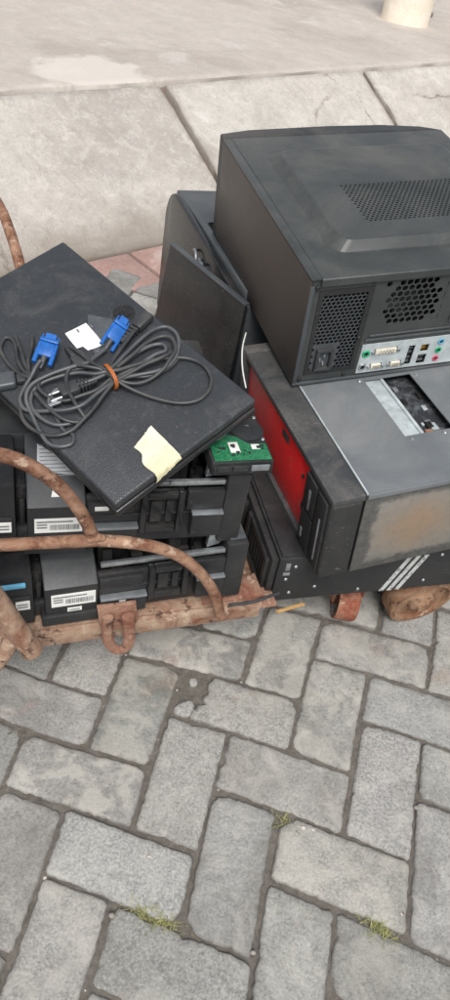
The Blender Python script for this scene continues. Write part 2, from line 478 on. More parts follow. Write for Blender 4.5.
def box(bm, x0, x1, y0, y1, z0, z1, bev=0.002, mi=0, seg=2, mat=None):
    vs = [bm.verts.new((x, y, z)) for z in (z0, z1) for y in (y0, y1) for x in (x0, x1)]
    fs = [bm.faces.new([vs[i] for i in f]) for f in ((0, 2, 3, 1), (4, 5, 7, 6), (0, 1, 5, 4), (2, 6, 7, 3), (0, 4, 6, 2), (1, 3, 7, 5))]
    es = list({e for f in fs for e in f.edges})
    allv = set(vs)
    if bev:
        bev = min(bev, 0.45 * min(abs(x1 - x0), abs(y1 - y0), abs(z1 - z0)))
        r = bmesh.ops.bevel(bm, geom=es, offset=bev, segments=seg, profile=0.5, affect='EDGES')
        fs = r['faces'] + [f for f in fs if f.is_valid]
        for f in r['faces']:
            allv.update(f.verts)
    for f in fs:
        if f.is_valid:
            f.material_index = mi
    allv = [v for v in allv if v.is_valid]
    if mat is not None:
        for v in allv:
            v.co = mat @ v.co
    return allv


def prism(bm, pts, axis, a0, a1, bev=0.0, mi=0):
    """pts: 2D outline; axis: extrusion axis 0/1/2; other two axes in order"""
    def P(p, a):
        if axis == 0: return (a, p[0], p[1])
        if axis == 1: return (p[0], a, p[1])
        return (p[0], p[1], a)
    A = [bm.verts.new(P(p, a0)) for p in pts]
    B = [bm.verts.new(P(p, a1)) for p in pts]
    fs = [bm.faces.new(A), bm.faces.new(B)]
    k = len(pts)
    for i in range(k):
        fs.append(bm.faces.new((A[i], A[(i + 1) % k], B[(i + 1) % k], B[i])))
    if bev:
        es = list({e for f in fs[:2] for e in f.edges})
        r = bmesh.ops.bevel(bm, geom=es, offset=bev, segments=2, profile=0.5, affect='EDGES')
        fs = [f for f in fs if f.is_valid] + r['faces']
    for f in fs:
        if f.is_valid:
            f.material_index = mi
    return fs


def smooth_path(pts, sub=8, closed=False):
    pts = [Vector(p) for p in pts]
    out = []
    k = len(pts)
    for i in range(k if closed else k - 1):
        if closed:
            p0, p1, p2, p3 = pts[(i - 1) % k], pts[i], pts[(i + 1) % k], pts[(i + 2) % k]
        else:
            p1, p2 = pts[i], pts[i + 1]
            p0 = pts[i - 1] if i else p1 * 2 - p2
            p3 = pts[i + 2] if i + 2 < k else p2 * 2 - p1
        for s in range(sub):
            t = s / sub
            out.append(0.5 * ((2 * p1) + (p2 - p0) * t + (2 * p0 - 5 * p1 + 4 * p2 - p3) * t * t + (3 * p1 - p0 - 3 * p2 + p3) * t ** 3))
    if not closed:
        out.append(pts[-1])
    return out


def tube(bm, pts, r, seg=12, closed=False, mi=0, cap=True, sx=1.0, wob=0.0):
    pts = [Vector(p) for p in pts]
    k = len(pts)
    rings = []
    prev = None
    for i, p in enumerate(pts):
        if closed:
            t = pts[(i + 1) % k] - pts[(i - 1) % k]
        else:
            t = pts[min(i + 1, k - 1)] - pts[max(i - 1, 0)]
        t.normalize()
        if prev is None:
            ref = Vector((0, 0, 1)) if abs(t.z) < 0.9 else Vector((1, 0, 0))
            nrm = (ref - t * ref.dot(t)).normalized()
        else:
            nrm = (prev - t * prev.dot(t)).normalized()
        prev = nrm
        b = t.cross(nrm)
        rr = r[i] if isinstance(r, (list, tuple)) else r
        if wob:
            rr *= 1 + wob * noise.noise(p * 40)
        rings.append([bm.verts.new(p + nrm * (math.cos(2 * math.pi * j / seg) * rr * sx) + b * (math.sin(2 * math.pi * j / seg) * rr)) for j in range(seg)])
    for i in range(k if closed else k - 1):
        A, B = rings[i], rings[(i + 1) % k]
        for j in range(seg):
            f = bm.faces.new((A[j], A[(j + 1) % seg], B[(j + 1) % seg], B[j]))
            f.material_index = mi
    if cap and not closed:
        bm.faces.new(rings[0]).material_index = mi
        bm.faces.new(rings[-1]).material_index = mi


def lathe(bm, prof, seg=40, mat=Matrix(), mi=0, arc=1.0):
    """prof: (r, h) pairs around local z"""
    rings = []
    for r, h in prof:
        if r < 1e-6:
            rings.append([bm.verts.new(mat @ Vector((0, 0, h)))])
        else:
            rings.append([bm.verts.new(mat @ Vector((r * math.cos(2 * math.pi * j / seg), r * math.sin(2 * math.pi * j / seg), h))) for j in range(seg)])
    for A, B in zip(rings, rings[1:]):
        if len(A) == 1 and len(B) == 1:
            continue
        for j in range(seg):
            j2 = (j + 1) % seg
            if len(A) == 1:
                f = bm.faces.new((A[0], B[j], B[j2]))
            elif len(B) == 1:
                f = bm.faces.new((A[j], A[j2], B[0]))
            else:
                f = bm.faces.new((A[j], A[j2], B[j2], B[j]))
            f.material_index = mi


def quad_grid(bm, corners, nx, ny, fn=None, mi=0, thick=0.0):
    """bilinear patch through four corners (c00,c10,c11,c01)"""
    c00, c10, c11, c01 = [Vector(c) for c in corners]
    V = []
    for j in range(ny + 1):
        row = []
        for i in range(nx + 1):
            u, v_ = i / nx, j / ny
            p = (c00 * (1 - u) + c10 * u) * (1 - v_) + (c01 * (1 - u) + c11 * u) * v_
            if fn:
                p = fn(p, u, v_)
            row.append(bm.verts.new(p))
        V.append(row)
    for j in range(ny):
        for i in range(nx):
            bm.faces.new((V[j][i], V[j][i + 1], V[j + 1][i + 1], V[j + 1][i])).material_index = mi
    return V


def polygon_sheet(bm, pts, z0, z1, mi=0):
    A = [bm.verts.new((p[0], p[1], z0)) for p in pts]
    B = [bm.verts.new((p[0], p[1], z1)) for p in pts]
    bm.faces.new(B).material_index = mi
    for i in range(len(pts)):
        bm.faces.new((A[i], A[(i + 1) % len(pts)], B[(i + 1) % len(pts)], B[i])).material_index = mi


def perforated(bm, u0, u1, v0, v1, pitch, hole, P, keep=lambda u, v: True, depth=0.0015, mi=0, squash=1.0, sides=6, stag=True):
    """sheet tiled by hexagon cells; cells where keep() holds get a hexagonal hole with real wall depth"""
    Rc = pitch / math.sqrt(3)
    dv = Rc * 1.5 * squash
    row = 0
    v = v0
    while v <= v1:
        u = u0 + (pitch / 2 if row % 2 else 0)
        while u <= u1:
            ang = [math.pi / 6 + k * math.pi / 3 for k in range(6)]
            o = [bm.verts.new(P(u + Rc * math.cos(a), v + Rc * math.sin(a) * squash, 0)) for a in ang]
            if keep(u, v):
                h = [bm.verts.new(P(u + hole * math.cos(a), v + hole * math.sin(a) * squash, 0)) for a in ang]
                d = [bm.verts.new(P(u + hole * math.cos(a), v + hole * math.sin(a) * squash, -depth)) for a in ang]
                for k in range(6):
                    k2 = (k + 1) % 6
                    bm.faces.new((o[k], o[k2], h[k2], h[k])).material_index = mi
                    bm.faces.new((h[k], h[k2], d[k2], d[k])).material_index = mi
            else:
                bm.faces.new(o).material_index = mi
            u += pitch
        v += dv
        row += 1


def screw(bm, c, axis, r=0.004, h=0.0015, mi=0):
    m = Matrix.Translation(c)
    if axis == 1:
        m = m @ Matrix.Rotation(R(90), 4, 'X')
    elif axis == 0:
        m = m @ Matrix.Rotation(R(-90), 4, 'Y')
    lathe(bm, [(0, h * 0.5), (r * 0.35, h * 0.5), (r * 0.4, h), (r * 0.8, h), (r, h * 0.5), (r, -0.001)], 12, m, mi)


# ------------------------------------------------------------------ world & light
w = bpy.data.worlds.new('World')
scene.world = w
w.use_nodes = True
wt = w.node_tree
wt.nodes.clear()
wo = wt.nodes.new('ShaderNodeOutputWorld')
bg = wt.nodes.new('ShaderNodeBackground')
sky = wt.nodes.new('ShaderNodeTexSky')
sky.sky_type = 'NISHITA'
sky.sun_disc = False
SUN_EL, SUN_AZ = R(55), R(172)
sky.sun_elevation = SUN_EL
sky.sun_rotation = SUN_AZ
sky.dust_density = 4.0
sky.air_density = 1.2
hs = wt.nodes.new('ShaderNodeHueSaturation')
hs.inputs['Saturation'].default_value = 0.28
wt.links.new(sky.outputs[0], hs.inputs['Color'])
wt.links.new(hs.outputs[0], bg.inputs[0])
bg.inputs[1].default_value = 0.15
wt.links.new(bg.outputs[0], wo.inputs[0])
sl = bpy.data.lights.new('sun', 'SUN')
sl.energy = 2.8
sl.angle = R(28)
sl.color = (1.0, 0.98, 0.955)
so = bpy.data.objects.new('sun', sl)
C.objects.link(so)
sd = Vector((math.sin(SUN_AZ) * math.cos(SUN_EL), math.cos(SUN_AZ) * math.cos(SUN_EL), math.sin(SUN_EL)))
so.rotation_euler = sd.to_track_quat('Z', 'Y').to_euler()
so.location = sd * 10
scene.view_settings.view_transform = 'Standard'
scene.view_settings.look = 'None'
scene.view_settings.exposure = 0
scene.view_settings.gamma = 1

# ------------------------------------------------------------------ ground, pavers, gutter, kerb, sidewalk
bm = bmesh.new()
quad_grid(bm, [(-150, -150, -0.0085), (150, -150, -0.0085), (150, 150, -0.0085), (-150, 150, -0.0085)], 8, 8)
struct(obj('ground', bm, 'soil'))

bm = bmesh.new()
def soil_fn(p, u, v_):
    q_ = Vector((p.x, p.y, 0))
    p.z = -0.0055 + noise.noise(q_ * 28) * 0.0028 + noise.noise(q_ * 75) * 0.0022 + noise.noise(q_ * 5) * 0.0015
    return p
quad_grid(bm, [(-0.75, 0.12, 0), (0.95, 0.12, 0), (0.95, 1.35, 0), (-0.75, 1.35, 0)], 212, 154, soil_fn)
struct(obj('joint_soil', bm, 'soil', angle=70))

WC = [(0.07789, 0.57177), (0.10538, -0.01308), (-0.00836, -0.10243), (8e-05, -0.00132), (-0.00111, -0.00273), (0.00091, -0.00108)]
WL = [(0.08109, 0.56982), (0.1054, -0.01542), (-0.01137, -0.1049)]


def lattice(i, j):
    ci, cj = max(-2.5, min(3.6, i)), max(-4.2, min(2.6, j))
    bas = (1, ci, cj, ci * ci, ci * cj, cj * cj)
    x = sum(c[0] * b for c, b in zip(WC, bas)) + WL[1][0] * (i - ci) + WL[2][0] * (j - cj)
    y = sum(c[1] * b for c, b in zip(WC, bas)) + WL[1][1] * (i - ci) + WL[2][1] * (j - cj)
    return Vector((x, y, 0))


KT, KN = Vector((0.664, 0.748, 0)), Vector((-0.748, 0.664, 0))   # kerb tangent and normal (away from the road)
N_FOOT, N_TOP, Z_TOP = 1.894, 2.467, 0.315
N_GUT = N_FOOT - 0.225

bm = bmesh.new()
tint = bm.verts.layers.float_color.new('tint')
smear = bm.verts.layers.float_color.new('smear')
rim = bm.verts.layers.float_color.new('rim')
wear = bm.verts.layers.float_color.new('wear')


def paver(i0, j0, i1, j1, skip_corner=None, smear_amt=None):
    rnd = random.Random((i0 * 7919 + j0 * 104729 + i1 * 31 + j1 * 17) & 0xffff)
    c = lattice((i0 + i1) / 2, (j0 + j1) / 2)
    g = 0.012 + rnd.uniform(0, 0.016)             # joint gap in lattice units
    a0, a1, b0, b1 = i0 + g, i1 - g, j0 + g, j1 - g
    # outline: rounded, chipped
    out = []
    L, Wd = a1 - a0, b1 - b0
    step = 0.055
    def side(p, q_):
        k = max(2, int((Vector(q_) - Vector(p)).length / step))
        return [(p[0] + (q_[0] - p[0]) * t / k, p[1] + (q_[1] - p[1]) * t / k) for t in range(k)]
    cr = 0.05
    path = []
    cs = [(a0, b0), (a1, b0), (a1, b1), (a0, b1)]
    for k in range(4):
        p, q_ = Vector(cs[k]), Vector(cs[(k + 1) % 4])
        d = (q_ - p).normalized()
        path += side(p + d * cr, q_ - d * cr) + [tuple(q_ - d * cr)]
    dx, dy = rnd.uniform(-0.02, 0.02), rnd.uniform(-0.02, 0.02)
    rot = rnd.uniform(-0.014, 0.014)
    cx, cy = (i0 + i1) / 2, (j0 + j1) / 2
    sd_ = rnd.uniform(0, 100)
    chips = [(rnd.choice(cs), rnd.uniform(0.08, 0.26)) for _ in range(rnd.choice((0, 1, 2, 2)))]
    for _ in range(rnd.choice((0, 1, 1, 2, 3))):
        e_ = rnd.randrange(4)
        f_ = rnd.uniform(0.15, 0.85)
        p_, q2_ = cs[e_], cs[(e_ + 1) % 4]
        chips.append(((p_[0] + (q2_[0] - p_[0]) * f_, p_[1] + (q2_[1] - p_[1]) * f_), rnd.uniform(0.05, 0.13)))
    pts = []
    for (u, v_) in path:
        nn = noise.noise(Vector((u * 3.1 + sd_, v_ * 3.1, sd_))) * 0.028 + noise.noise(Vector((u * 8 + sd_, v_ * 8, 3))) * 0.026 + noise.noise(Vector((u * 19 + sd_, v_ * 19, 7))) * 0.016
        du, dv = u - cx, v_ - cy
        # push outline towards the centre line
        ex = 1 if abs(du) / ((i1 - i0) / 2) > abs(dv) / ((j1 - j0) / 2) else 0
        if ex:
            u -= math.copysign(abs(nn) * 1.2, du)
        else:
            v_ -= math.copysign(abs(nn) * 1.2, dv)
        for (cc, cr_) in chips:
            d = math.hypot(u - cc[0], v_ - cc[1])
            if d < cr_:
                k = (cr_ - d) * 0.5 * (0.8 + 0.6 * noise.noise(Vector((u * 25, v_ * 25, 1))))
                L_ = math.hypot(cx - cc[0], cy - cc[1])
                u += (cx - cc[0]) / L_ * k
                v_ += (cy - cc[1]) / L_ * k
        du, dv = u - cx, v_ - cy
        pts.append((cx + du - dv * rot + dx, cy + dv + du * rot + dy))
    if skip_corner:
        pts = skip_corner(pts)
    zt = rnd.uniform(-0.002, 0.002)
    tx, ty = rnd.uniform(-0.012, 0.012), rnd.uniform(-0.012, 0.012)
    cen = sum((lattice(*p) for p in pts), Vector()) / len(pts)
    wv_ = rnd.random()
    tv = rnd.uniform(0.86, 1.05)
    tcol = (tv * rnd.uniform(0.985, 1.02), tv, tv * rnd.uniform(0.97, 1.01), 1)
    s = smear_amt if smear_amt is not None else (0.6 if rnd.random() < 0.18 else 0.0)
    rings = []
    for inset, dz, rm in ((0, -0.03, 1), (0.0, -0.006, 0.9), (0.0014, -0.0022, 0.55), (0.004, -0.0005, 0.25), (0.011, 0, 0.05), (0.03, 0, 0.0)):
        ring = []
        for p in pts:
            W = lattice(*p)
            d = cen - W
            if d.length > 1e-6:
                # inset along the nearer axis keeps the shape rectangular
                W = W + d.normalized() * min(inset * 1.25, d.length * 0.8)
            z = dz + zt + (W.x - cen.x) * tx + (W.y - cen.y) * ty
            if dz > -0.008:
                z += noise.noise(W * 60 + Vector((sd_, 0, 0))) * 0.0008
            vv = bm.verts.new((W.x, W.y, z))
            vv[tint] = tcol
            vv[smear] = (s, s, s, 1)
            vv[rim] = (rm, rm, rm, 1)
            vv[wear] = (wv_, wv_, wv_, 1)
            ring.append(vv)
        rings.append(ring)
    k = len(pts)
    for A, B in zip(rings, rings[1:]):
        for q_ in range(k):
            bm.faces.new((A[q_], A[(q_ + 1) % k], B[(q_ + 1) % k], B[q_]))
    bm.faces.new(rings[-1])


def broken_left(pts):
    # missing left end with a ragged break
    out = []
    for (u, v_) in pts:
        lim = -0.52 + 0.16 * noise.noise(Vector((v_ * 3.5, 4, 0))) + 0.05 * noise.noise(Vector((v_ * 9, 2, 0)))
        if v_ > -1.35:
            lim -= 0.15
        q_ = (max(u, lim), v_)
        if not out or math.hypot(q_[0] - out[-1][0], q_[1] - out[-1][1]) > 0.03:
            out.append(q_)
    while math.hypot(out[0][0] - out[-1][0], out[0][1] - out[-1][1]) < 0.03:
        out.pop()
    return out


SMEAR = {(-1, -1): 0.2, (-2, -1): 0.9, (-4, -1): 0.9}
for a in range(-24, 25):
    for b in range(-10, 11):
        # H brick at (1,0)+a(1,1)+b(4,0); V brick at (0,0)+...
        for kind in 'HV':
            i0 = (1 if kind == 'H' else 0) + a + 4 * b
            j0 = a
            i1, j1 = (i0 + 2, j0 + 1) if kind == 'H' else (i0 + 1, j0 + 2)
            c = lattice((i0 + i1) / 2, (j0 + j1) / 2)
            if c.x < -2.6 or c.x > 3.0 or c.y < -0.9 or c.y > 4.6:
                continue
            if c.dot(KN) > N_GUT + 0.06 or c.dot(KN) < -2.2:
                continue
            if kind == 'H' and (i0, j0) == (-1, -2):
                paver(i0, j0, i1, j1, broken_left, 0.3)
                continue
            sm_ = None
            if -3.6 < i0 < 0 and -4.5 < j0 < 0.5 and kind == 'H':
                sm_ = 0.85
            elif -2 <= i0 <= 1 and -5 <= j0 <= -2:
                sm_ = 0.6
            paver(i0, j0, i1, j1, None, sm_)
# the fragment left at the broken paver's corner
fr = [lattice(-0.93, -1.22), lattice(-0.72, -1.42), lattice(-0.62, -1.24), lattice(-0.66, -1.08), lattice(-0.9, -1.07)]
fr2 = [lattice(-0.86, -1.84), lattice(-0.74, -1.86), lattice(-0.70, -1.74), lattice(-0.8, -1.68)]
for F in (fr, fr2):
    F = [p + Vector((noise.noise(p * 90) * 0.002, noise.noise(p * 90 + Vector((9, 0, 0))) * 0.002, 0)) for p in smooth_path(F, 5, True)]
    cen = sum(F, Vector()) / len(F)
    rings = []
    for k, z, rm in ((1, -0.03, 1), (1, -0.006, .9), (0.93, -0.002, .4), (0.8, -0.001, 0)):
        ring = []
        for p in F:
            q_ = cen + (p - cen) * k
            vv = bm.verts.new((q_.x, q_.y, z))
            vv[tint] = (0.95, 0.95, 0.94, 1)
            vv[smear] = (0, 0, 0, 1)
            vv[rim] = (rm, rm, rm, 1)
            ring.append(vv)
        rings.append(ring)
    for A, B in zip(rings, rings[1:]):
        for q_ in range(len(F)):
            bm.faces.new((A[q_], A[(q_ + 1) % len(F)], B[(q_ + 1) % len(F)], B[q_]))
    bm.faces.new(rings[-1])
struct(obj('pavement', bm, 'paver', angle=60))


def kp(t, nn, z):
    p = KT * t + KN * nn
    return Vector((p.x, p.y, z))


# gutter: one row of faded red pavers along the foot of the kerb
bm = bmesh.new()
t = -4.0
rg = random.Random(3)
red_joint = Vector((-0.447, 2.273, 0)).dot(KT)
t = red_joint - 0.33 * 12
while t < 7.5:
    L = 0.33
    for (na, nb) in ((N_GUT + 0.006, N_FOOT - 0.012), ):
        dz = rg.uniform(-0.002, 0.002)
        pts = []
        m = Matrix.Translation(kp(t + L / 2, (na + nb) / 2, 0)) @ Matrix.Rotation(math.atan2(KT.y, KT.x), 4, 'Z')
        box(bm, -L / 2 + 0.005, L / 2 - 0.005, -(nb - na) / 2, (nb - na) / 2, -0.04, 0.001 + dz, 0.006, 0, 2, m)
    t += L
struct(obj('gutter', bm, 'redpaver'))

# kerb slabs: sloped concrete slabs, joints every 1.15 m
bm = bmesh.new()
rimk = bm.verts.layers.float_color.new('rim')
slope = (Z_TOP) / (N_TOP - N_FOOT)
t0s = 1.93 - 1.15 * 5
for k in range(11):
    ta, tb = t0s + 1.15 * k + 0.014, t0s + 1.15 * (k + 1) - 0.014
    NX, NY = 70, 40
    grid = []
    for j in range(NY + 1):
        row = []
        for i in range(NX + 1):
            # cluster samples at edges
            u = i / NX
            v_ = j / NY
            if i in (0, 1):
                u = (0, 0.006)[i]
            if i in (NX - 1, NX):
                u = (0.994, 1)[i - NX + 1]
            if j in (0, 1):
                v_ = (0, 0.012)[j]
            if j in (NY - 1, NY):
                v_ = (0.985, 1)[j - NY + 1]
            tt = ta + (tb - ta) * u
            nn = N_FOOT + (N_TOP - 0.012 - N_FOOT) * v_
            z = slope * (nn - N_FOOT)
            wp = kp(tt, nn, z)
            e = 1.0 if (i in (0, NX) or j in (0, NY)) else 0.0
            z += noise.noise(wp * 2.2) * 0.006 + noise.noise(wp * 11) * 0.002 + (-0.008 if e else 0)
            if e:
                tt += noise.noise(wp * 13) * 0.010 + noise.noise(wp * 37) * 0.005
                nn += noise.noise(wp * 15 + Vector((5, 0, 0))) * 0.006
            q_ = kp(tt, nn, z)
            vv = bm.verts.new(q_)
            r_ = 0.8 if e else (0.3 if (i in (1, NX - 1) or j in (1, NY - 1)) else 0)
            vv[rimk] = (r_, r_, r_, 1)
            row.append(vv)
        grid.append(row)
    for j in range(NY):
        for i in range(NX):
            bm.faces.new((grid[j][i], grid[j][i + 1], grid[j + 1][i + 1], grid[j + 1][i]))
    # skirts
    def skirt(line):
        low = []
        for v_ in line:
            x = bm.verts.new(v_.co - Vector((0, 0, 0.05)))
            x[rimk] = (1, 1, 1, 1)
            low.append(x)
        for p in range(len(line) - 1):
            bm.faces.new((line[p], line[p + 1], low[p + 1], low[p]))
    skirt(grid[0]); skirt(grid[-1]); skirt([r_[0] for r_ in grid]); skirt([r_[-1] for r_ in grid])
struct(obj('kerb', bm, 'slab', angle=50))
# mortar bed seen in the slab joints
bm = bmesh.new()
quad_grid(bm, [kp(-4.2, N_FOOT + 0.02, -0.018), kp(8.6, N_FOOT + 0.02, -0.018), kp(8.6, N_TOP + 0.03, Z_TOP - 0.016), kp(-4.2, N_TOP + 0.03, Z_TOP - 0.016)], 60, 4)
struct(obj('mortar_bed', bm, 'mortar'))

# sidewalk behind the kerb
bm = bmesh.new()
NXs, NYs = 120, 30
rows = []
for j in range(NYs + 1):
    row = []
    for i in range(NXs + 1):
        tt = -4.2 + 12.8 * i / NXs
        nn = N_TOP + 0.006 + 9.0 * (j / NYs) ** 2
        p = kp(tt, nn, 0)
        z = Z_TOP + noise.noise(p * 0.8) * 0.012 + noise.noise(p * 5) * 0.003
        if j == 0:
            nn += noise.noise(p * 9) * 0.012
            z -= 0.006
        row.append(bm.verts.new(kp(tt, nn, z)))
    rows.append(row)
for j in range(NYs):
    for i in range(NXs):
        bm.faces.new((rows[j][i], rows[j][i + 1], rows[j + 1][i + 1], rows[j + 1][i]))
low = [bm.verts.new(v_.co - Vector((0, 0, 0.06))) for v_ in rows[0]]
for i in range(NXs):
    bm.faces.new((rows[0][i], rows[0][i + 1], low[i + 1], low[i]))
struct(obj('sidewalk', bm, 'walk', angle=60))
bm = bmesh.new()
quad_grid(bm, [kp(-40, N_TOP + 0.1, Z_TOP - 0.03), kp(60, N_TOP + 0.1, Z_TOP - 0.03), kp(60, 90, Z_TOP - 0.03), kp(-40, 90, Z_TOP - 0.03)], 10, 10)
struct(obj('sidewalk_base', bm, 'walk'))


# bollard on the sidewalk
bb = at_z(403, 25, Z_TOP)
br = 0.142
dirn = Vector((bb.x, bb.y, 0)).normalized()
tb = thing('bollard', 'round cream painted concrete bollard standing on the pale sidewalk at the top', 'bollard', (bb.x + dirn.x * br, bb.y + dirn.y * br, Z_TOP - 0.01))
bm = bmesh.new()
lathe(bm, [(0, -0.02), (br + 0.004, -0.02), (br + 0.006, 0.01), (br, 0.022), (br - 0.002, 0.4), (br - 0.004, 0.72)], 48)
obj('post', bm, 'bollard', tb)
bm = bmesh.new()
lathe(bm, [(br - 0.004, 0.721), (br + 0.01, 0.73), (br + 0.01, 0.76), (br * 0.8, 0.82), (br * 0.4, 0.85), (0, 0.857)], 48)
obj('cap', bm, 'bollard', tb)
bm = bmesh.new()
sb = at_z(429, 17, Z_TOP)
bmesh.ops.create_icosphere(bm, subdivisions=2, radius=0.022, matrix=Matrix.Translation((sb.x, sb.y, Z_TOP + 0.008)))
for v_ in bm.verts:
    v_.co += (v_.co - Vector((sb.x, sb.y, Z_TOP))) * 0.3 * noise.noise(v_.co * 60)
tag(obj('stone', bm, 'mortar'), 'small dark stone lying beside the foot of the cream bollard', 'stone')

# grass tufts in the joints
def tuft(c, wide, cnt, seed, label, ang):
    r_ = random.Random(seed)
    bm = bmesh.new()
    for _ in range(cnt):
        s = r_.gauss(0, 0.4) * wide
        p = Vector((math.cos(ang) * s + r_.gauss(0, 0.007), math.sin(ang) * s + r_.gauss(0, 0.007), -0.010))
        h = r_.uniform(0.007, 0.026)
        a = r_.uniform(0, 2 * math.pi)
        lean = r_.uniform(0.004, 0.020)
        d = Vector((math.cos(a), math.sin(a), 0))
        sd_ = Vector((-d.y, d.x, 0)) * r_.uniform(0.0006, 0.0011)
        prev = None
        for k in range(4):
            t_ = k / 3
            q_ = p + d * lean * t_ * t_ + Vector((0, 0, h * (t_ - 0.35 * t_ * t_)))
            wv = sd_ * (1 - t_ * 0.85)
            cur = (bm.verts.new(q_ - wv), bm.verts.new(q_ + wv))
            if prev:
                bm.faces.new((prev[0], prev[1], cur[1], cur[0]))
            prev = cur
    o = obj('grass_tuft', bm, 'grass', None, 60, (c.x, c.y, 0))
    tag(o, label, 'grass tuft', 'grass tufts in the paver joints')


tuft(at_z(155, 918, 0), 0.042, 260, 1, 'widest green grass tuft, in the paver joint at lower left', R(-12))
tuft(at_z(379, 930, 0), 0.026, 170, 2, 'short bushy grass tuft in the paver joint at lower right', R(-20))
tuft(at_z(285, 822, 0), 0.02, 50, 3, 'small sparse grass tuft in the joint nearest the picture middle', R(-20))

# loose grit in the joints
bm = bmesh.new()
rp = random.Random(11)
for _ in range(260):
    i, j = rp.uniform(-5, 6), rp.uniform(-8, 4)
    if rp.random() < 0.5:
        i = round(i) + rp.gauss(0, 0.035)
    else:
        j = round(j) + rp.gauss(0, 0.035)
    p = lattice(i, j)
    s = rp.choice((0.0012, 0.0016, 0.002, 0.0026)) * rp.uniform(0.8, 1.3)
    bmesh.ops.create_icosphere(bm, subdivisions=1, radius=s, matrix=Matrix.Translation((p.x, p.y, -0.007 + s * 0.3)) @ Matrix.Rotation(rp.uniform(0, 3), 4, 'Z') @ Matrix.Diagonal((1, rp.uniform(0.6, 1), 0.7, 1)))
for px, py, s in ((112, 818 + 98, 0.005), (218, 190 + 600, 0.003), (253, 953, 0.004), (416, 808, 0.0045), (303, 828, 0.004), (313, 830, 0.003), (149, 857, 0.0035), (402, 914, 0.0035), (358, 690, 0.003)):
    p = at_z(px, py, 0)
    bmesh.ops.create_icosphere(bm, subdivisions=2, radius=s, matrix=Matrix.Translation((p.x, p.y, s * 0.4)) @ Matrix.Diagonal((1, 0.8, 0.6, 1)))
g = obj('gravel', bm, 'pebble')
g['kind'] = 'stuff'
tag(g, 'pale grit and tiny pebbles scattered in the paver joints', 'gravel', None, 'stuff')

# ------------------------------------------------------------------ handcart
UL = dict(pos=Vector((-0.365, 0.612, 0.19)), yaw=24.5)
ux, uy = Vector((math.cos(R(24.5)), math.sin(R(24.5)), 0)), Vector((-math.sin(R(24.5)), math.cos(R(24.5)), 0))
cart = thing('handcart', 'low rusty handcart with bent tube rails carrying the old computers', 'handcart', (-0.365, 0.612, 0.0), 24.5)
CI = world_of(cart).inverted()


def L(p):
    return CI @ p


bm = bmesh.new()   # front angle iron under the two units
box(bm, -0.25, 0.50, -0.012, -0.006, 0.148, 0.186, 0.0015)
box(bm, -0.25, 0.50, -0.0055, 0.04, 0.181, 0.1865, 0.0015)
for v_ in bm.verts:
    v_.co.z += 0.0025 * noise.noise(v_.co * 7)
obj('front_rail', bm, 'rustrail', cart)
for k, x in enumerate((-0.2, 0.455, 0.93)):
    bm = bmesh.new()
    box(bm, x, x + 0.04, 0.005, 0.62, 0.137 if x > 0.5 else 0.15, 0.143 if x > 0.5 else 0.180, 0.002)
    obj('cross_rail', bm, 'rustrail', cart)
bm = bmesh.new()
box(bm, -0.25, 0.99, 0.62, 0.66, 0.112, 0.147, 0.002)
obj('rear_rail', bm, 'rustrail', cart)
for k in range(4):
    bm = bmesh.new()
    y = 0.05 + k * 0.092
    box(bm, -0.24, 0.46, y, y + 0.085, 0.1705, 0.1865, 0.002)
    for v_ in bm.verts:
        v_.co.z += 0.002 * noise.noise(v_.co * 9)
    obj('deck_board', bm, 'board', cart)
bm = bmesh.new()   # rust plate between the units and the black case
box(bm, 0.40, 0.505, -0.004, 0.048, 0.1875, 0.1905, 0.001)
box(bm, 0.44, 0.53, -0.010, 0.03, 0.166, 0.172, 0.001)
for v_ in bm.verts:
    v_.co.z += 0.003 * noise.noise(v_.co * 18)
obj('rust_plate', bm, 'rustred', cart)
bm = bmesh.new()
tube(bm, smooth_path([(0.44, -0.016, 0.196), (0.48, -0.014, 0.193), (0.53, -0.004, 0.194)], 5), 0.0028, 8)
obj('rod', bm, 'rubberblack', cart)
for x in (0.50, 0.74, 0.93):
    bm = bmesh.new()
    box(bm, x, x + 0.2, 0.075, 0.60, 0.1305, 0.1465, 0.002)
    obj('deck_board', bm, 'board', cart)
# plate and hook eye hanging from the front rail
bm = bmesh.new()
hp0 = UL['pos'] - uy * 0.018
pln = [at_plane(x, y, hp0, uy) for x, y in ((97, 607), (136, 602), (137, 620), (130, 627), (104, 630), (99, 624))]
pl = [L(p) for p in pln]
prism(bm, [(p.x, p.z) for p in pl], 1, -0.021, -0.0135, 0.001)
obj('hook_plate', bm, 'rustred', cart)
bm = bmesh.new()
hp1 = UL['pos'] - uy * 0.03
ring = [L(at_plane(x, y, hp1, uy)) for x, y in ((108, 617), (107, 630), (108, 640), (112, 647), (119, 650), (126, 647), (129, 640), (129, 629), (128, 616))]
tube(bm, smooth_path(ring, 6), 0.0058, 10, wob=0.2, sx=1.6)
obj('hook_eye', bm, 'rustred', cart)
# bent tubes
pl0 = UL['pos'] - uy * 0.034


def pipe_on_plane(pix, p0, r, name='tube_rail', mat='rustpipe', extra=()):
    pts = [L(at_plane(x, y, p0, uy)) for x, y in pix] + [Vector(e) for e in extra]
    bm = bmesh.new()
    tube(bm, smooth_path(pts, 8), r, 14, wob=0.05)
    return obj(name, bm, mat, cart)


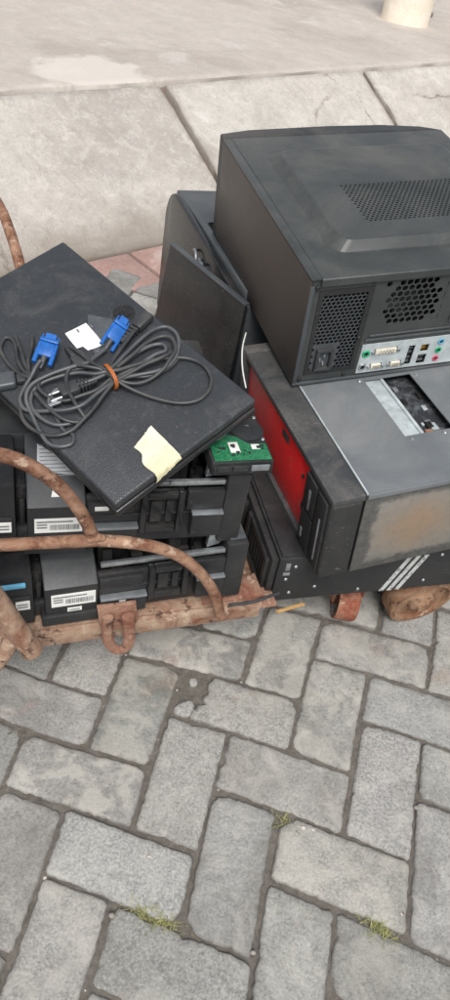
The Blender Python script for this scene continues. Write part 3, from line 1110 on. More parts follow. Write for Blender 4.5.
pipe_on_plane([(-70, 470), (-30, 456), (0, 455), (22, 462), (42, 473), (60, 487), (76, 505), (88, 525), (94, 541)], pl0, 0.0088)
pipe_on_plane([(-80, 548), (-40, 546), (0, 545), (40, 543), (80, 541), (110, 541), (140, 544), (162, 549), (184, 559), (203, 576), (215, 595), (219, 610), (220, 615)], pl0, 0.0086)
pipe_on_plane([(-40, 556), (-18, 583), (0, 606), (15, 627), (32, 650)], pl0 - uy * 0.03, 0.0155, 'pull_bar', 'rustrail')
pipe_on_plane([(-40, 700), (-8, 668), (6, 650), (12, 638)], pl0 - uy * 0.022, 0.012, 'brace', 'rustrail')
bm = bmesh.new()
far = [Vector((-0.70, 1.50, 0.40)), Vector((-0.64, 1.49, 0.47)), Vector((-0.585, 1.44, 0.49)), Vector((-0.545, 1.40, 0.475)), Vector((-0.515, 1.36, 0.455)),
       Vector((-0.485, 1.315, 0.43)), Vector((-0.45, 1.26, 0.385)), Vector((-0.43, 1.22, 0.32)), Vector((-0.42, 1.20, 0.2)), Vector((-0.42, 1.20, 0.14))]
tube(bm, smooth_path([L(p) for p in far], 8), 0.0105, 14, wob=0.05)
obj('tube_rail', bm, 'rustpipe', cart)


wb = L(at_plane(95, 541, pl0, uy))
for k in range(5):
    bm = bmesh.new()
    bmesh.ops.create_icosphere(bm, subdivisions=2, radius=0.0055, matrix=Matrix.Translation((wb.x - 0.008 + 0.004 * k, wb.y - 0.004, wb.z + 0.009 + (0.002 if k % 2 else 0))))
    for v_ in bm.verts:
        v_.co += Vector((0, 0, 0.0015 * noise.noise(v_.co * 120)))
    obj('weld_bead', bm, 'rustpipe', cart)


# wheels: built upright, axle along local y
def wheel(wx, wy, r, wd, yaw, tilt, name='wheel', mt='rustwheel'):
    c = L(Vector((wx, wy, 0)))
    m = Matrix.Translation((c.x, c.y, r - 0.001)) @ Matrix.Rotation(R(yaw), 4, 'Z') @ Matrix.Rotation(R(90 + tilt), 4, 'X')
    bm = bmesh.new()
    h = wd / 2
    lathe(bm, [(r * 0.84, -h), (r * 0.97, -h), (r, -h * 0.7), (r, h * 0.7), (r * 0.97, h), (r * 0.84, h), (r * 0.8, h * 0.55), (r * 0.45, h * 0.5), (r * 0.4, h * 0.6)], 48, m)
    o = obj(name, bm, mt, cart)
    bm = bmesh.new()
    lathe(bm, [(r * 0.41, h * 0.3), (r * 0.36, h * 1.0), (r * 0.22, h * 1.25), (r * 0.2, h * 1.5), (0, h * 1.55)], 24, m)
    obj('hub', bm, 'rustwheel', o)
    return m


w1 = (0.405, 1.01)
wheel(w1[0], w1[1], 0.068, 0.04, 2, 8)
bm = bmesh.new()
c = L(Vector((w1[0], w1[1], 0)))
box(bm, c.x - 0.02, c.x + 0.02, c.y + 0.03, c.y + 0.036, 0.03, 0.137, 0.001)
box(bm, c.x - 0.035, c.x + 0.035, c.y + 0.03, c.y + 0.12, 0.1375, 0.1435 - 0.014, 0.001)
obj('wheel_fork', bm, 'rustrail', cart)
wheel(0.268, 0.985, 0.045, 0.04, 70, 0, 'caster', 'rustorange')
c = L(Vector((0.268, 0.995, 0)))
bm = bmesh.new()
box(bm, c.x - 0.034, c.x - 0.029, c.y - 0.014, c.y + 0.02, 0.04, 0.127, 0.001)
box(bm, c.x + 0.029, c.x + 0.034, c.y - 0.014, c.y + 0.02, 0.04, 0.127, 0.001)
box(bm, c.x - 0.034, c.x + 0.034, c.y - 0.02, c.y + 0.03, 0.124, 0.1295, 0.001)
obj('caster_fork', bm, 'rustred', cart)
for (wx, wy) in ((-0.42, 1.05), (0.35, 1.45)):
    wheel(wx, wy, 0.06, 0.04, 10, 0, 'caster')

# splinter of wood under the black case
s0, s1 = at_z(276, 612, 0.143), at_z(302, 604, 0.145)
bm = bmesh.new()
d = (s1 - s0)
m = Matrix.Translation(s0 + d * 0.8) @ Matrix.Rotation(math.atan2(d.y, d.x), 4, 'Z')
box(bm, -d.length * 0.8, d.length * 0.3, -0.003, 0.003, -0.003, 0.0015, 0.001, 0, 1, m)
for v_ in bm.verts:
    v_.co += Vector((0, 0, 0.002 * noise.noise(v_.co * 50)))
tag(obj('wood_splinter', bm, 'yellow'), 'thin yellow wood splinter poking out under the striped black case', 'wood scrap')


# ------------------------------------------------------------------ the two stacked slim units
def label_mesh(bm, x0, x1, z0, z1, y, slant=0.0, bars=True, seed=0):
    """paper label on a face of constant y: material 0 paper, 1 ink"""
    box(bm, x0, x1, y - 0.0008, y + 0.0006, z0, z1, 0.0002, 0, 1)
    r_ = random.Random(seed)
    hgt = z1 - z0
    if bars:
        x = x0 + (x1 - x0) * 0.32
        while x < x1 - 0.004:
            wv = r_.choice((0.0006, 0.0009, 0.0014))
            box(bm, x, x + wv, y - 0.0012, y - 0.0009, z0 + hgt * 0.2, z0 + hgt * 0.58, 0, 1)
            x += wv + r_.choice((0.0006, 0.0010))
        for k in range(3):
            zz = z1 - hgt * (0.2 + 0.2 * k)
            box(bm, x0 + 0.003, x0 + (x1 - x0) * (0.26 if k else 0.8), y - 0.0012, y - 0.0009, zz - hgt * 0.05, zz + hgt * 0.04, 0, 1)
    else:
        for k in range(2):
            zz = z1 - hgt * (0.35 + 0.3 * k)
            box(bm, x0 + 0.002, x1 - 0.003, y - 0.0012, y - 0.0009, zz - hgt * 0.06, zz + hgt * 0.06, 0, 1)


def slim_unit(pos, yaw, a, b, H, label, seed=3):
    t = thing('desktop_unit', label, 'desktop unit', pos, yaw, a, b, 'slim black desktop units stacked on the cart')
    bm = bmesh.new()  # tray
    box(bm, 0.0, 0.455, 0.014, 0.36, 0.0, 0.03, 0.003)
    box(bm, 0.0, 0.231, 0.10, 0.36, 0.0305, H - 0.004, 0.004)
    box(bm, 0.2315, 0.455, 0.13, 0.36, 0.0305, H - 0.004, 0.004)
    box(bm, 0.0, 0.455, 0.02, 0.36, H - 0.012, H + 0.001, 0.004) if False else None
    obj('body', bm, 'black', t)
    bm = bmesh.new()  # left flap
    prism(bm, [(0.0, 0.004), (0.0, H - 0.012), (0.07, H - 0.006), (0.099, H - 0.004), (0.099, 0.004)], 0, 0.0, 0.138, 0.003)
    box(bm, 0.004, 0.134, -0.004, 0.001, 0.036, 0.066, 0.001)
    obj('left_bay', bm, 'blackface', t)
    bm = bmesh.new()
    box(bm, 0.1385, 0.1525, 0.02, 0.099, 0.0305, H - 0.03, 0.002)
    box(bm, 0.142, 0.151, 0.012, 0.021, 0.04, H - 0.05, 0.003)
    obj('gap_strip', bm, 'gloss', t)
    bm = bmesh.new()  # raised block with sloping top, its light put into a paler plastic
    prism(bm, [(-0.006, 0.006), (-0.006, H * 0.645), (0.004, H * 0.69), (0.08, H * 0.985), (0.0985, H * 0.99), (0.0985, 0.006)], 0, 0.153, 0.2305, 0.0025)
    fb = obj('front_block', bm, ['blackface', 'blocklit'], t)
    for p in fb.data.polygons:
        if p.normal.z > 0.4:  # upward faces take the paler copy, painted as lit
            p.material_index = 1
    bm = bmesh.new()
    box(bm, 0.147, 0.2325, -0.011, 0.013, 0.002, 0.022, 0.002)
    obj('front_lip', bm, 'blackface', t)
    bm = bmesh.new()  # middle wall
    box(bm, 0.2315, 0.43, 0.004, 0.014, 0.004, H * 0.70, 0.002)
    box(bm, 0.2335, 0.304, -0.006, 0.0035, 0.004, H * 0.295, 0.0015)
    box(bm, 0.2335, 0.43, 0.0, 0.005, H * 0.44, H * 0.47, 0.001)
    box(bm, 0.2335, 0.298, -0.003, 0.0035, H * 0.50, H * 0.66, 0.0015)
    obj('front_wall', bm, 'blackface', t)
    bm = bmesh.new()  # latch: square frame with a recess
    x0, x1, z0, z1 = 0.306, 0.366, H * 0.24, H * 0.80
    box(bm, x0, x0 + 0.008, -0.010, 0.0035, z0, z1, 0.0015)
    box(bm, x1 - 0.008, x1, -0.010, 0.0035, z0, z1, 0.0015)
    box(bm, x0 + 0.0085, x1 - 0.0085, -0.008, 0.0035, z0, z0 + 0.012, 0.0015)
    box(bm, x0 + 0.0085, x1 - 0.0085, -0.008, 0.0035, z1 - 0.012, z1, 0.0015)
    box(bm, x0 + 0.014, x1 - 0.030, -0.006, 0.0035, z0 + 0.018, z1 - 0.018, 0.001)
    box(bm, x1 - 0.024, x1 - 0.014, -0.006, 0.0035, z0 + 0.018, z1 - 0.018, 0.001)
    obj('latch_frame', bm, 'gloss', t)
    bm = bmesh.new()  # stepped plate
    box(bm, 0.371, 0.424, -0.007, 0.0035, H * 0.54, H * 0.80, 0.0015)
    box(bm, 0.380, 0.424, -0.013, -0.0075 + 0.011, H * 0.18, H * 0.50, 0.0015)
    obj('step_plate', bm, 'blackface', t)
    bm = bmesh.new()  # ledge in pale metal: edge highlight put into its colour
    box(bm, 0.379, 0.425, -0.0145, -0.0135 + 0.012, H * 0.50 + 0.0005, H * 0.53, 0.0008)
    obj('ledge_glint', bm, 'greymetal', t)
    bm = bmesh.new()
    box(bm, 0.234, 0.305, -0.009, 0.0035, H * 0.30, H * 0.335, 0.0008)  # pale strip, the lower edge's highlight as colour
    obj('ledge_glint', bm, 'greymetal', t)
    bm = bmesh.new()  # right hand column
    box(bm, 0.4255, 0.46, -0.004, 0.129, 0.0, H, 0.004)
    obj('end_column', bm, 'blackface', t)
    bm = bmesh.new()
    box(bm, 0.430, 0.456, 0.004, 0.10, H + 0.0002, H + 0.006, 0.002)
    box(bm, 0.434, 0.452, 0.012, 0.04, H + 0.0062, H + 0.009, 0.001)
    obj('end_cap', bm, 'slate', t)
    bm = bmesh.new()  # slide bar
    box(bm, 0.236, 0.424, 0.006, 0.013, H * 0.80, H * 0.86, 0.001)
    box(bm, 0.345, 0.424, 0.0002, 0.0058, H * 0.84, H * 0.90, 0.001)
    obj('slide_bar', bm, 'silver', t)
    bm = bmesh.new()
    prism(bm, [(0.398, H * 0.86), (0.418, H * 0.90), (0.424, H * 1.12), (0.410, H * 1.18), (0.400, H * 1.1)], 1, 0.014, 0.024, 0.001)
    obj('lever', bm, 'silver', t)
    bm = bmesh.new()  # contents of the open tray
    r_ = random.Random(5)
    for k in range(24):
        x = 0.236 + r_.random() * 0.165
        y = 0.03 + r_.random() * 0.07
        box(bm, x, x + r_.uniform(0.006, 0.02), y, y + r_.uniform(0.006, 0.02), 0.031 + k * 0.0001, r_.uniform(0.05, H * 0.8), 0.001)
    obj('inner_parts', bm, 'blackdull', t)
    bm = bmesh.new()
    label_mesh(bm, 0.158 + 0.004, 0.2265, 0.040, 0.066, -0.0068, 0, True, seed)
    lab = obj('label', bm, ['white', 'greyink'], t)
    lab['label'] = 'white barcode label'
    bm = bmesh.new()
    label_mesh(bm, 0.112, 0.132, 0.042, 0.060, -0.0048, 0, False, 4)
    obj('label', bm, ['white', 'greyink'], t)['label'] = 'small white label'
    return t


lower = slim_unit((-0.365, 0.612, 0.19), 24.5, -1.2, -1.5, 0.122, 'lower slim black desktop unit with barcode label, resting on the rusty rail')
upper = slim_unit((-0.4, 0.642, 0.324), 20.7, -1.4, 0.3, 0.133, 'upper slim black desktop unit with barcode label, under the flat monitor', 8)
bm = bmesh.new()
label_mesh(bm, 0.185, 0.206, 0.026, 0.0335, -0.0068, 0, False, 5)
obj('label', bm, ['white', 'greyink'], lower)['label'] = 'tiny white label under the barcode'
bm = bmesh.new()
box(bm, 0.262, 0.272, -0.0078, -0.006, 0.03, 0.0365, 0.0003)
obj('label', bm, ['white'], lower)['label'] = 'scrap of white sticker'
bm = bmesh.new()
box(bm, 0.02, 0.128, -0.0095, -0.0045, 0.094, 0.101, 0.001)
obj('blue_strip', bm, 'lightblue', lower)


def on_slope(o, pts, H, mats, name, lines=0):
    """thin sticker on the sloping top of the front block; pts in (x, s) with s metres up the slope"""
    a0, a1 = Vector((0, 0.004, H * 0.69)), Vector((0, 0.08, H * 0.985))
    d = (a1 - a0).normalized()
    nrm = Vector((0, -d.z, d.y))
    def W(x, s, h): return Vector((x, 0, 0)) + a0 + d * s + nrm * h
    bm = bmesh.new()
    A = [bm.verts.new(W(x, s, -0.0003)) for x, s in pts]
    B = [bm.verts.new(W(x, s, 0.0009)) for x, s in pts]
    bm.faces.new(B)
    for i in range(len(pts)):
        bm.faces.new((A[i], A[(i + 1) % len(pts)], B[(i + 1) % len(pts)], B[i]))
    r_ = random.Random(9)
    if lines:
        x0, x1 = min(p[0] for p in pts) + 0.004, max(p[0] for p in pts) - 0.004
        s0_, s1_ = min(p[1] for p in pts) + 0.003, max(p[1] for p in pts) - 0.003
        for k in range(lines):
            s = s0_ + (s1_ - s0_) * k / (lines - 1)
            xe = x0 + (x1 - x0) * (1 - k / lines) * r_.uniform(0.7, 1)
            f = bm.faces.new([bm.verts.new(W(x, ss, 0.0013)) for x, ss in ((x0, s - 0.0008), (xe, s - 0.0008), (xe, s + 0.0008), (x0, s + 0.0008))])
            f.material_index = 1
    return obj(name, bm, mats, o)


on_slope(upper, [(0.185, 0.003), (0.199, 0.003), (0.197, 0.014), (0.188, 0.016)], 0.133, ['white'], 'label')['label'] = 'small white paper scrap on the sloping top'
on_slope(upper, [(0.168, 0.042), (0.235, 0.031), (0.222, 0.046), (0.170, 0.082)], 0.133, ['greylabel', 'greyink'], 'label', 9)['label'] = 'grey instruction sticker'
bm = bmesh.new()
box(bm, 0.243, 0.262, -0.0042, -0.003, 0.074, 0.0815, 0.0003)
obj('label', bm, ['white'], upper)['label'] = 'torn pinkish white sticker'

# ------------------------------------------------------------------ flat monitor
MX, MY, MT = 0.244, 0.427, 0.02
mon = thing('monitor', 'flat black monitor lying face down, leather grained back with torn stickers', 'monitor', (-0.129, 0.664, 0.465), 53.8, 5.5, -16.3)
MW = world_of(mon)
MI = MW.inverted()
m_n = (MW.to_3x3() @ Vector((0, 0, 1)))
m_o = MW @ Vector((0, 0, MT))


def mp(px, py, h=0.0):
    p = MI @ at_plane(px, py, m_o, m_n)
    p.z = MT + h
    return p


bm = bmesh.new()
box(bm, 0, MX, 0, MY, MT - 0.014, MT, 0.0035, 0, 3)
obj('back_cover', bm, 'grain', mon)
bm = bmesh.new()
box(bm, 0.002, MX - 0.002, 0.002, MY - 0.002, MT - 0.0185, MT - 0.0145, 0.0005)
obj('seam', bm, 'void', mon)
bm = bmesh.new()
box(bm, -0.001, MX + 0.001, -0.001, MY + 0.001, MT - 0.031, MT - 0.019, 0.004, 0, 3)
obj('front_bezel', bm, 'gloss', mon)
bm = bmesh.new()
box(bm, 0.015, MX - 0.015, 0.015, MY - 0.015, MT - 0.0325, MT - 0.0312, 0.0002)
obj('screen', bm, 'void', mon)
# round embossed emblem
e = mp(124, 313)
bm = bmesh.new()
lathe(bm, [(0.0165, -0.001), (0.0165, 0.0005), (0.0155, 0.0008), (0.0148, 0.0005), (0, 0.0004)], 40, Matrix.Translation((e.x, e.y, MT + 0.0002)))
for (x0, x1, y0, y1) in ((-0.006, -0.0042, -0.010, 0.010), (-0.0015, 0.0003, -0.0045, 0.005), (0.0035, 0.0053, -0.010, 0.005), (0.0085, 0.0103, -0.0045, 0.005), (0.0053, 0.0085, 0.0035, 0.005), (-0.0042, -0.0015, 0.0035, 0.005), (0.0053, 0.0085, -0.0045, -0.003)):
    m = Matrix.Translation((e.x, e.y, MT)) @ Matrix.Rotation(R(-62), 4, 'Z') @ Matrix(((1, 0.35, 0, 0), (0, 1, 0, 0), (0, 0, 1, 0), (0, 0, 0, 1)))
    box(bm, x0, x1, y0, y1, 0.0008, 0.0016, 0.0003, 1, 1, m)
obj('emblem', bm, ['gloss', 'greybezel'], mon)
# clear film and torn white label
bm = bmesh.new()
fp = [mp(*p) for p in ((88, 315), (112, 319), (121, 345), (96, 358), (88, 336))]
polygon_sheet(bm, [(p.x, p.y) for p in fp], MT + 0.0001, MT + 0.0006)
obj('film', bm, 'film', mon)
bm = bmesh.new()
wp_ = [mp(*p) for p in ((65, 334), (75, 329), (86, 323.5), (90, 328), (97, 336), (104, 345), (97, 348), (88, 351), (83, 347), (77, 349), (71, 342))]
polygon_sheet(bm, [(p.x, p.y) for p in wp_], MT + 0.0007, MT + 0.0012)
for k, (a_, b_) in enumerate((((96, 353), (99, 351)), ((101, 351), (103, 354)), ((105, 348), (107, 352)), ((90, 326), (93, 328)), ((77, 330), (79, 333)))):
    A, B = mp(*a_), mp(*b_)
    d = (B - A)
    m = Matrix.Translation(A) @ Matrix.Rotation(math.atan2(d.y, d.x), 4, 'Z')
    box(bm, 0, d.length, -0.0012, 0.0012, 0.0013, 0.0016, 0, 1, 1, m)
obj('label', bm, ['white', 'greyink'], mon)['label'] = 'torn white label remains'
# torn cream paper, folded over the edge
bm = bmesh.new()
NU, NV = 14, 18
rowsP = []
for i in range(NU + 1):
    row = []
    for k in range(NV + 1):
        a_ = i / NU
        tx_, ty_ = 151 + 31 * a_, 426 + 31 * a_
        bx_, by_ = 134 + 24 * a_ + 3 * math.sin(a_ * 9), 448 + 33 * a_
        p = mp(tx_ + (bx_ - tx_) * k / NV, ty_ + (by_ - ty_) * k / NV)
        y = p.y + 0.0015 * noise.noise(Vector((i * 0.9, k * 0.9, 0))) * (1 if k in (0, NV) or i in (0, NU) else 0)
        z = MT + 0.0008 + 0.0022 * abs(noise.noise(Vector((p.x * 45, p.y * 45, 2))))
        if y < 0.001:
            over = 0.001 - y
            y = -0.0016 - 0.15 * over
            z = MT + 0.0005 - over * 1.3
        row.append(bm.verts.new((p.x, y, z)))
    rowsP.append(row)
for i in range(NU):
    for k in range(NV):
        bm.faces.new((rowsP[i][k], rowsP[i + 1][k], rowsP[i + 1][k + 1], rowsP[i][k + 1]))
obj('paper_scrap', bm, 'paper', mon, 60)['label'] = 'torn cream paper stuck over the edge'

# ------------------------------------------------------------------ cables on the monitor
CR = 0.0028


def cable(bm, pix, lift, r=CR, sub=8, wav=0.0, mi=0):
    pts = []
    k = len(pix)
    for i, p in enumerate(pix):
        h = lift + r * 1.1
        if len(p) > 2:
            h = p[2] + r * 1.1
        pts.append(mp(p[0], p[1], h))
    tube(bm, smooth_path(pts, sub), r, 10, mi=mi)


TIE = (112, 383)
vga = thing('vga_cable', 'long grey black monitor cable coiled on the flat monitor, blue plugs at both ends', 'cable', MW @ mp(100, 385, 0))
vga.matrix_world = MW @ Matrix.Translation(mp(100, 385, 0))
V0 = mp(100, 385, 0)


def shift(bm, v0):
    for v_ in bm.verts:
        v_.co -= v0


bm = bmesh.new()
cable(bm, [(43, 370, .016), (38, 376, .014), (33, 383, .010), (26, 392, .006), (21, 402, .004), (25, 412, .004), (36, 415, .005), (52, 416, .008), (68, 416, .010), (84, 412, .012), (98, 401, .012), (112, 391, .012), (126, 384, .010),
           (140, 380, .008), (155, 377, .008), (168, 371, .006), (176, 361, .006), (179, 348, .006), (176, 337, .005), (166, 331, .005), (153, 335, .006), (140, 346, .008), (126, 362, .012), (112, 378, .016), (98, 382, .014),
           (80, 380, .012), (60, 383, .010), (42, 389, .008), (33, 399, .006), (33, 411, .006), (42, 422, .006), (56, 428, .004), (72, 426, .003), (86, 418, .002), (97, 407, .003), (106, 396, .006), (114, 386, .010), (128, 378, .010), (142, 370, .010),
           (156, 361, .010), (166, 356, .008), (163, 349, .006), (152, 350, .006), (138, 358, .008), (124, 370, .010), (110, 380, .012), (92, 388, .012), (74, 392, .010), (58, 396, .010), (50, 406, .006), (56, 418, .003), (64, 432, .001), (73, 436, .0), (72, 445, .0), (60, 448, 0), (48, 444, 0), (40, 432, 0.001), (34, 420, .003),
           (28, 405, .010), (34, 393, .014), (52, 384, .016), (72, 378, .018), (90, 372, .016), (96, 364, .010), (103, 356, .006), (110, 348, .005), (116, 340, .005)], 0)
shift(bm, V0)
obj('wire', bm, 'rubber', vga, 60)


def vga_plug(tipx, back, hgt, roll=0, sw=1.0):
    """blue D-shell plug: pixel of front, pixel of cable end"""
    A, B = mp(*tipx), mp(*back)
    d = A - B
    ang = math.atan2(d.y, d.x)
    m = Matrix.Translation(Vector((B.x, B.y, MT + hgt)) - V0) @ Matrix.Rotation(ang, 4, 'Z') @ Matrix.Rotation(R(-10), 4, 'Y') @ Matrix.Rotation(R(roll), 4, 'X') @ Matrix.Diagonal((1, sw, sw, 1))
    Ln = d.length
    bm = bmesh.new()
    box(bm, Ln * 0.10, Ln * 0.62, -0.0125, 0.0125, -0.0055, 0.0055, 0.0025, 0, 2, m)
    box(bm, Ln * 0.62 + 0.0003, Ln * 0.76, -0.016, 0.016, -0.0065, 0.0065, 0.0015, 0, 2, m)
    body = obj('plug', bm, 'blue', vga)
    bm = bmesh.new()
    prism_pts = [(-0.0085, -0.004), (0.0085, -0.004), (0.0095, 0.003), (0.0085, 0.004), (-0.0085, 0.004), (-0.0095, 0.003)]
    A_ = [bm.verts.new(m @ Vector((Ln * 0.765, p[0], p[1]))) for p in prism_pts]
    B_ = [bm.verts.new(m @ Vector((Ln * 0.96, p[0] * 0.98, p[1] * 0.98))) for p in prism_pts]
    bm.faces.new(A_); bm.faces.new(B_)
    for i in range(6):
        bm.faces.new((A_[i], A_[(i + 1) % 6], B_[(i + 1) % 6], B_[i]))
    obj('shell', bm, 'blue', body)
    for s in (-1, 1):
        bm = bmesh.new()
        mm = m @ Matrix.Translation((0, s * 0.0135, 0.001)) @ Matrix.Rotation(R(90), 4, 'Y')
        lathe(bm, [(0, -Ln * 0.18), (0.0042, -Ln * 0.18), (0.0042, Ln * 0.34), (0.0034, Ln * 0.36), (0.0034, Ln * 0.60), (0.0016, Ln * 0.62), (0.0016, Ln * 0.9), (0, Ln * 0.9)], 12, mm)
        obj('thumb_screw', bm, 'blue', body)
    bm = bmesh.new()
    mm = m @ Matrix.Rotation(R(90), 4, 'Y')
    lathe(bm, [(CR * 1.05, -Ln * 0.35), (CR * 1.5, -Ln * 0.2), (CR * 1.7, Ln * 0.1), (0.0055, Ln * 0.11)], 14, mm)
    obj('strain_relief', bm, 'rubber', body)


vga_plug((55, 344), (45, 366), 0.013, 10, 0.82)
vga_plug((127, 326), (110, 348), 0.010, 35, 0.66)

# power cord with plug ends
PV0 = mp(80, 400, 0)
pc = thing('power_cable', 'black power cord looped through the cable bundle, ribbed plug with bright pin', 'power cord', (0, 0, 0))
pc.matrix_world = MW @ Matrix.Translation(PV0)
bm = bmesh.new()
cable(bm, [(136, 334, .006), (128, 346, .008), (120, 358, .010), (113, 370, .012), (110, 382, .017), (124, 391, .010), (142, 397, .004), (160, 402, .002), (180, 405, .001), (198, 402, .001), (209, 392, .001), (211, 379, .001), (203, 367, .001), (188, 361, .002), (170, 362, .005), (152, 367, .010),
           (134, 374, .014), (114, 381, .018), (96, 374, .017), (84, 364, .016), (76, 357, .012), (70, 353, .008)], 0)
cable(bm, [(94, 383, .008), (104, 380, .016), (90, 378, .02), (76, 376, .018), (69, 384, .016), (70, 398, .016), (78, 412, .012), (86, 422, .006)], 0)
cable(bm, [(2, 345, .001), (1, 352, .001), (6, 362, .002), (14, 372, .004), (24, 380, .006), (34, 383, .009), (24, 374, .004), (18, 362, .002), (16, 348, .001), (12, 341, .001), (6, 340, .001), (2, 345, .001)], 0)
cable(bm, [(33, 381, .006), (26, 368, .003), (22, 354, .002), (18, 344, .001), (16, 338, .001)], 0)
cable(bm, [(30, 376, .004), (29, 362, .002), (32, 350, .001), (33, 338, .001)], 0)
cable(bm, [(20, 402, .001), (24, 422, .001), (38, 434, .001), (56, 438, .002), (72, 434, .004), (84, 424, .006), (96, 412, .008), (108, 396, .010), (116, 385, .012), (132, 381, .006), (150, 379, .003), (168, 371, .002), (178, 360, .002), (170, 354, .002)], 0)
cable(bm, [(112, 386, .012), (98, 396, .010), (82, 402, .010), (66, 406, .008), (50, 402, .008), (40, 393, .010), (46, 384, .012), (62, 380, .012), (82, 376, .012), (100, 378, .016), (116, 386, .012), (134, 388, .006), (150, 383, .004), (164, 374, .008), (170, 366, .010), (176, 356, .010), (172, 344, .008), (162, 341, .006), (148, 348, .008), (134, 362, .012), (118, 376, .014)], 0)
cable(bm, [(36, 398, .010), (48, 412, .010), (64, 424, .008), (80, 425, .004), (92, 415, .006), (104, 402, .010), (115, 390, .012), (128, 382, .012), (146, 372, .012), (160, 366, .012), (172, 358, .008)], 0)
shift(bm, PV0)
obj('wire', bm, 'rubberblack', pc, 60)


def plug_body(name, a_, b_, wd, hg, lift, ribs=True):
    A, B = mp(*a_), mp(*b_)
    d = B - A
    m = Matrix.Translation(Vector((A.x, A.y, MT + lift)) - PV0) @ Matrix.Rotation(math.atan2(d.y, d.x), 4, 'Z')
    bm = bmesh.new()
    Ln = d.length
    box(bm, 0, Ln * 0.5, -wd / 2, wd / 2, -hg / 2, hg / 2, 0.003, 0, 2, m)
    if ribs:
        for k in range(5):
            x = Ln * (0.53 + 0.095 * k)
            s = 1 - 0.11 * k
            box(bm, x, x + Ln * 0.06, -wd * 0.42 * s, wd * 0.42 * s, -hg * 0.45 * s, hg * 0.45 * s, 0.001, 0, 1, m)
        box(bm, Ln * 0.5, Ln, -wd * 0.2, wd * 0.2, -hg * 0.2, hg * 0.2, 0.001, 0, 1, m)
    else:
        box(bm, Ln * 0.5 + 0.0003, Ln, -wd * 0.32, wd * 0.32, -hg * 0.35, hg * 0.35, 0.003, 0, 2, m)
    return obj(name, bm, 'rubberblack', pc), m, Ln


pb, m, Ln = plug_body('plug', (62, 400), (98, 386), 0.020, 0.016, 0.012)
for s in (-1, 1):
    bm = bmesh.new()
    mm = m @ Matrix.Translation((0, s * 0.0055, 0)) @ Matrix.Rotation(R(-90), 4, 'Y')
    lathe(bm, [(0.0022, 0.0), (0.0022, 0.014), (0.0012, 0.016), (0, 0.016)], 12, mm)
    obj('pin', bm, 'silver', pb)
plug_body('socket_end', (150, 319), (122, 346), 0.016, 0.013, 0.008)
plug_body('plug', (84, 372), (68, 351), 0.017, 0.014, 0.008, False)
bm = bmesh.new()
A, B = mp(47, 412), mp(62, 406)
d = B - A
m = Matrix.Translation(Vector((A.x, A.y, MT + 0.010)) - PV0) @ Matrix.Rotation(math.atan2(d.y, d.x), 4, 'Z')
box(bm, 0, d.length, -0.0025, 0.0025, -0.002, 0.002, 0.0006, 0, 1, m)
obj('pin', bm, 'silver', pc)

# orange rubber band round the bundle
T0 = mp(112, 383, 0)
band = bmesh.new()
A, B = mp(107, 374), mp(118, 393)
d = (B - A).normalized()
half = (B - A).length / 2
cen = (A + B) / 2
for off in (-0.0012, 0.0012):
    ring = []
    side = Vector((-d.y, d.x, 0))
    for k in range(24):
        a_ = 2 * math.pi * k / 24
        ring.append(Vector((cen.x, cen.y, 0)) + d * (half * math.cos(a_)) + side * (off + 0.001 * math.sin(a_ * 2)) + Vector((0, 0, MT + 0.0145 + 0.0145 * math.sin(a_))) - T0)
    tube(band, ring, 0.0014, 8, True)
ob = obj('rubber_band', band, 'orange')
ob.matrix_world = MW @ Matrix.Translation(T0)
tag(ob, 'orange rubber band tied round the bundle of black cables', 'rubber band')

# black adapter lump at the left of the cables, on the monitor's corner
AV = mp(8, 384, 0)
ad = thing('power_adapter', 'black power adapter lying left of the cable coil on the monitor edge', 'adapter', (0, 0, 0))
ad.matrix_world = MW @ Matrix.Translation(AV) @ Matrix.Rotation(math.atan2((mp(26, 379) - mp(4, 383)).y, (mp(26, 379) - mp(4, 383)).x), 4, 'Z')
bm = bmesh.new()
box(bm, -0.05, 0.012, -0.013, 0.013, 0.0005, 0.013, 0.004, 0, 3)
obj('body', bm, 'slate', ad)
bm = bmesh.new()
box(bm, 0.0125, 0.026, -0.008, 0.008, 0.002, 0.010, 0.003)
obj('socket', bm, 'rubberblack', ad)

# ------------------------------------------------------------------ hard drive
hc = at_z(213, 462, 0.487)
hd = thing('hard_drive', 'bare hard drive with green circuit board facing up, beside the red front', 'hard drive', (hc.x, hc.y, 0.4615), 22, 0, 0)
W_, D_ = 0.088, 0.13
bm = bmesh.new()
box(bm, 0, W_, 0, D_, 0, 0.0225, 0.002)
box(bm, 0.002, W_ - 0.002, -0.004, 0.0005, 0.004, 0.018, 0.001)
obj('drive_body', bm, 'blackdull', hd)
bm = bmesh.new()
prism(bm, [(0.004, 0.003), (W_ - 0.003, 0.003), (W_ - 0.003, 0.036), (0.060, 0.036), (0.046, 0.052), (0.030, 0.058), (0.022, 0.085), (0.004, 0.085)], 2, 0.0228, 0.0245, 0.0002)
obj('circuit_board', bm, 'pcb', hd)
bm = bmesh.new()
lathe(bm, [(0.024, -0.001), (0.024, 0.0012), (0.019, 0.0022), (0.009, 0.0022), (0.008, 0.0012), (0, 0.0012)], 32, Matrix.Translation((0.066, 0.068, 0.0227)))
obj('motor_plate', bm, 'black', hd)
for c in ((0.084, 0.046), (0.084, 0.095), (0.034, 0.066)):
    bm = bmesh.new()
    screw(bm, Vector((c[0], c[1], 0.0232)), 2, 0.0028, 0.0015)
    obj('screw', bm, 'silver', hd)
bm = bmesh.new()
box(bm, 0.030, 0.044, 0.018, 0.040, 0.0246, 0.0252, 0.0001)
box(bm, 0.062, 0.074, 0.024, 0.034, 0.0246, 0.0252, 0.0001)
obj('label', bm, 'white', hd)
bm = bmesh.new()
rr_ = random.Random(2)
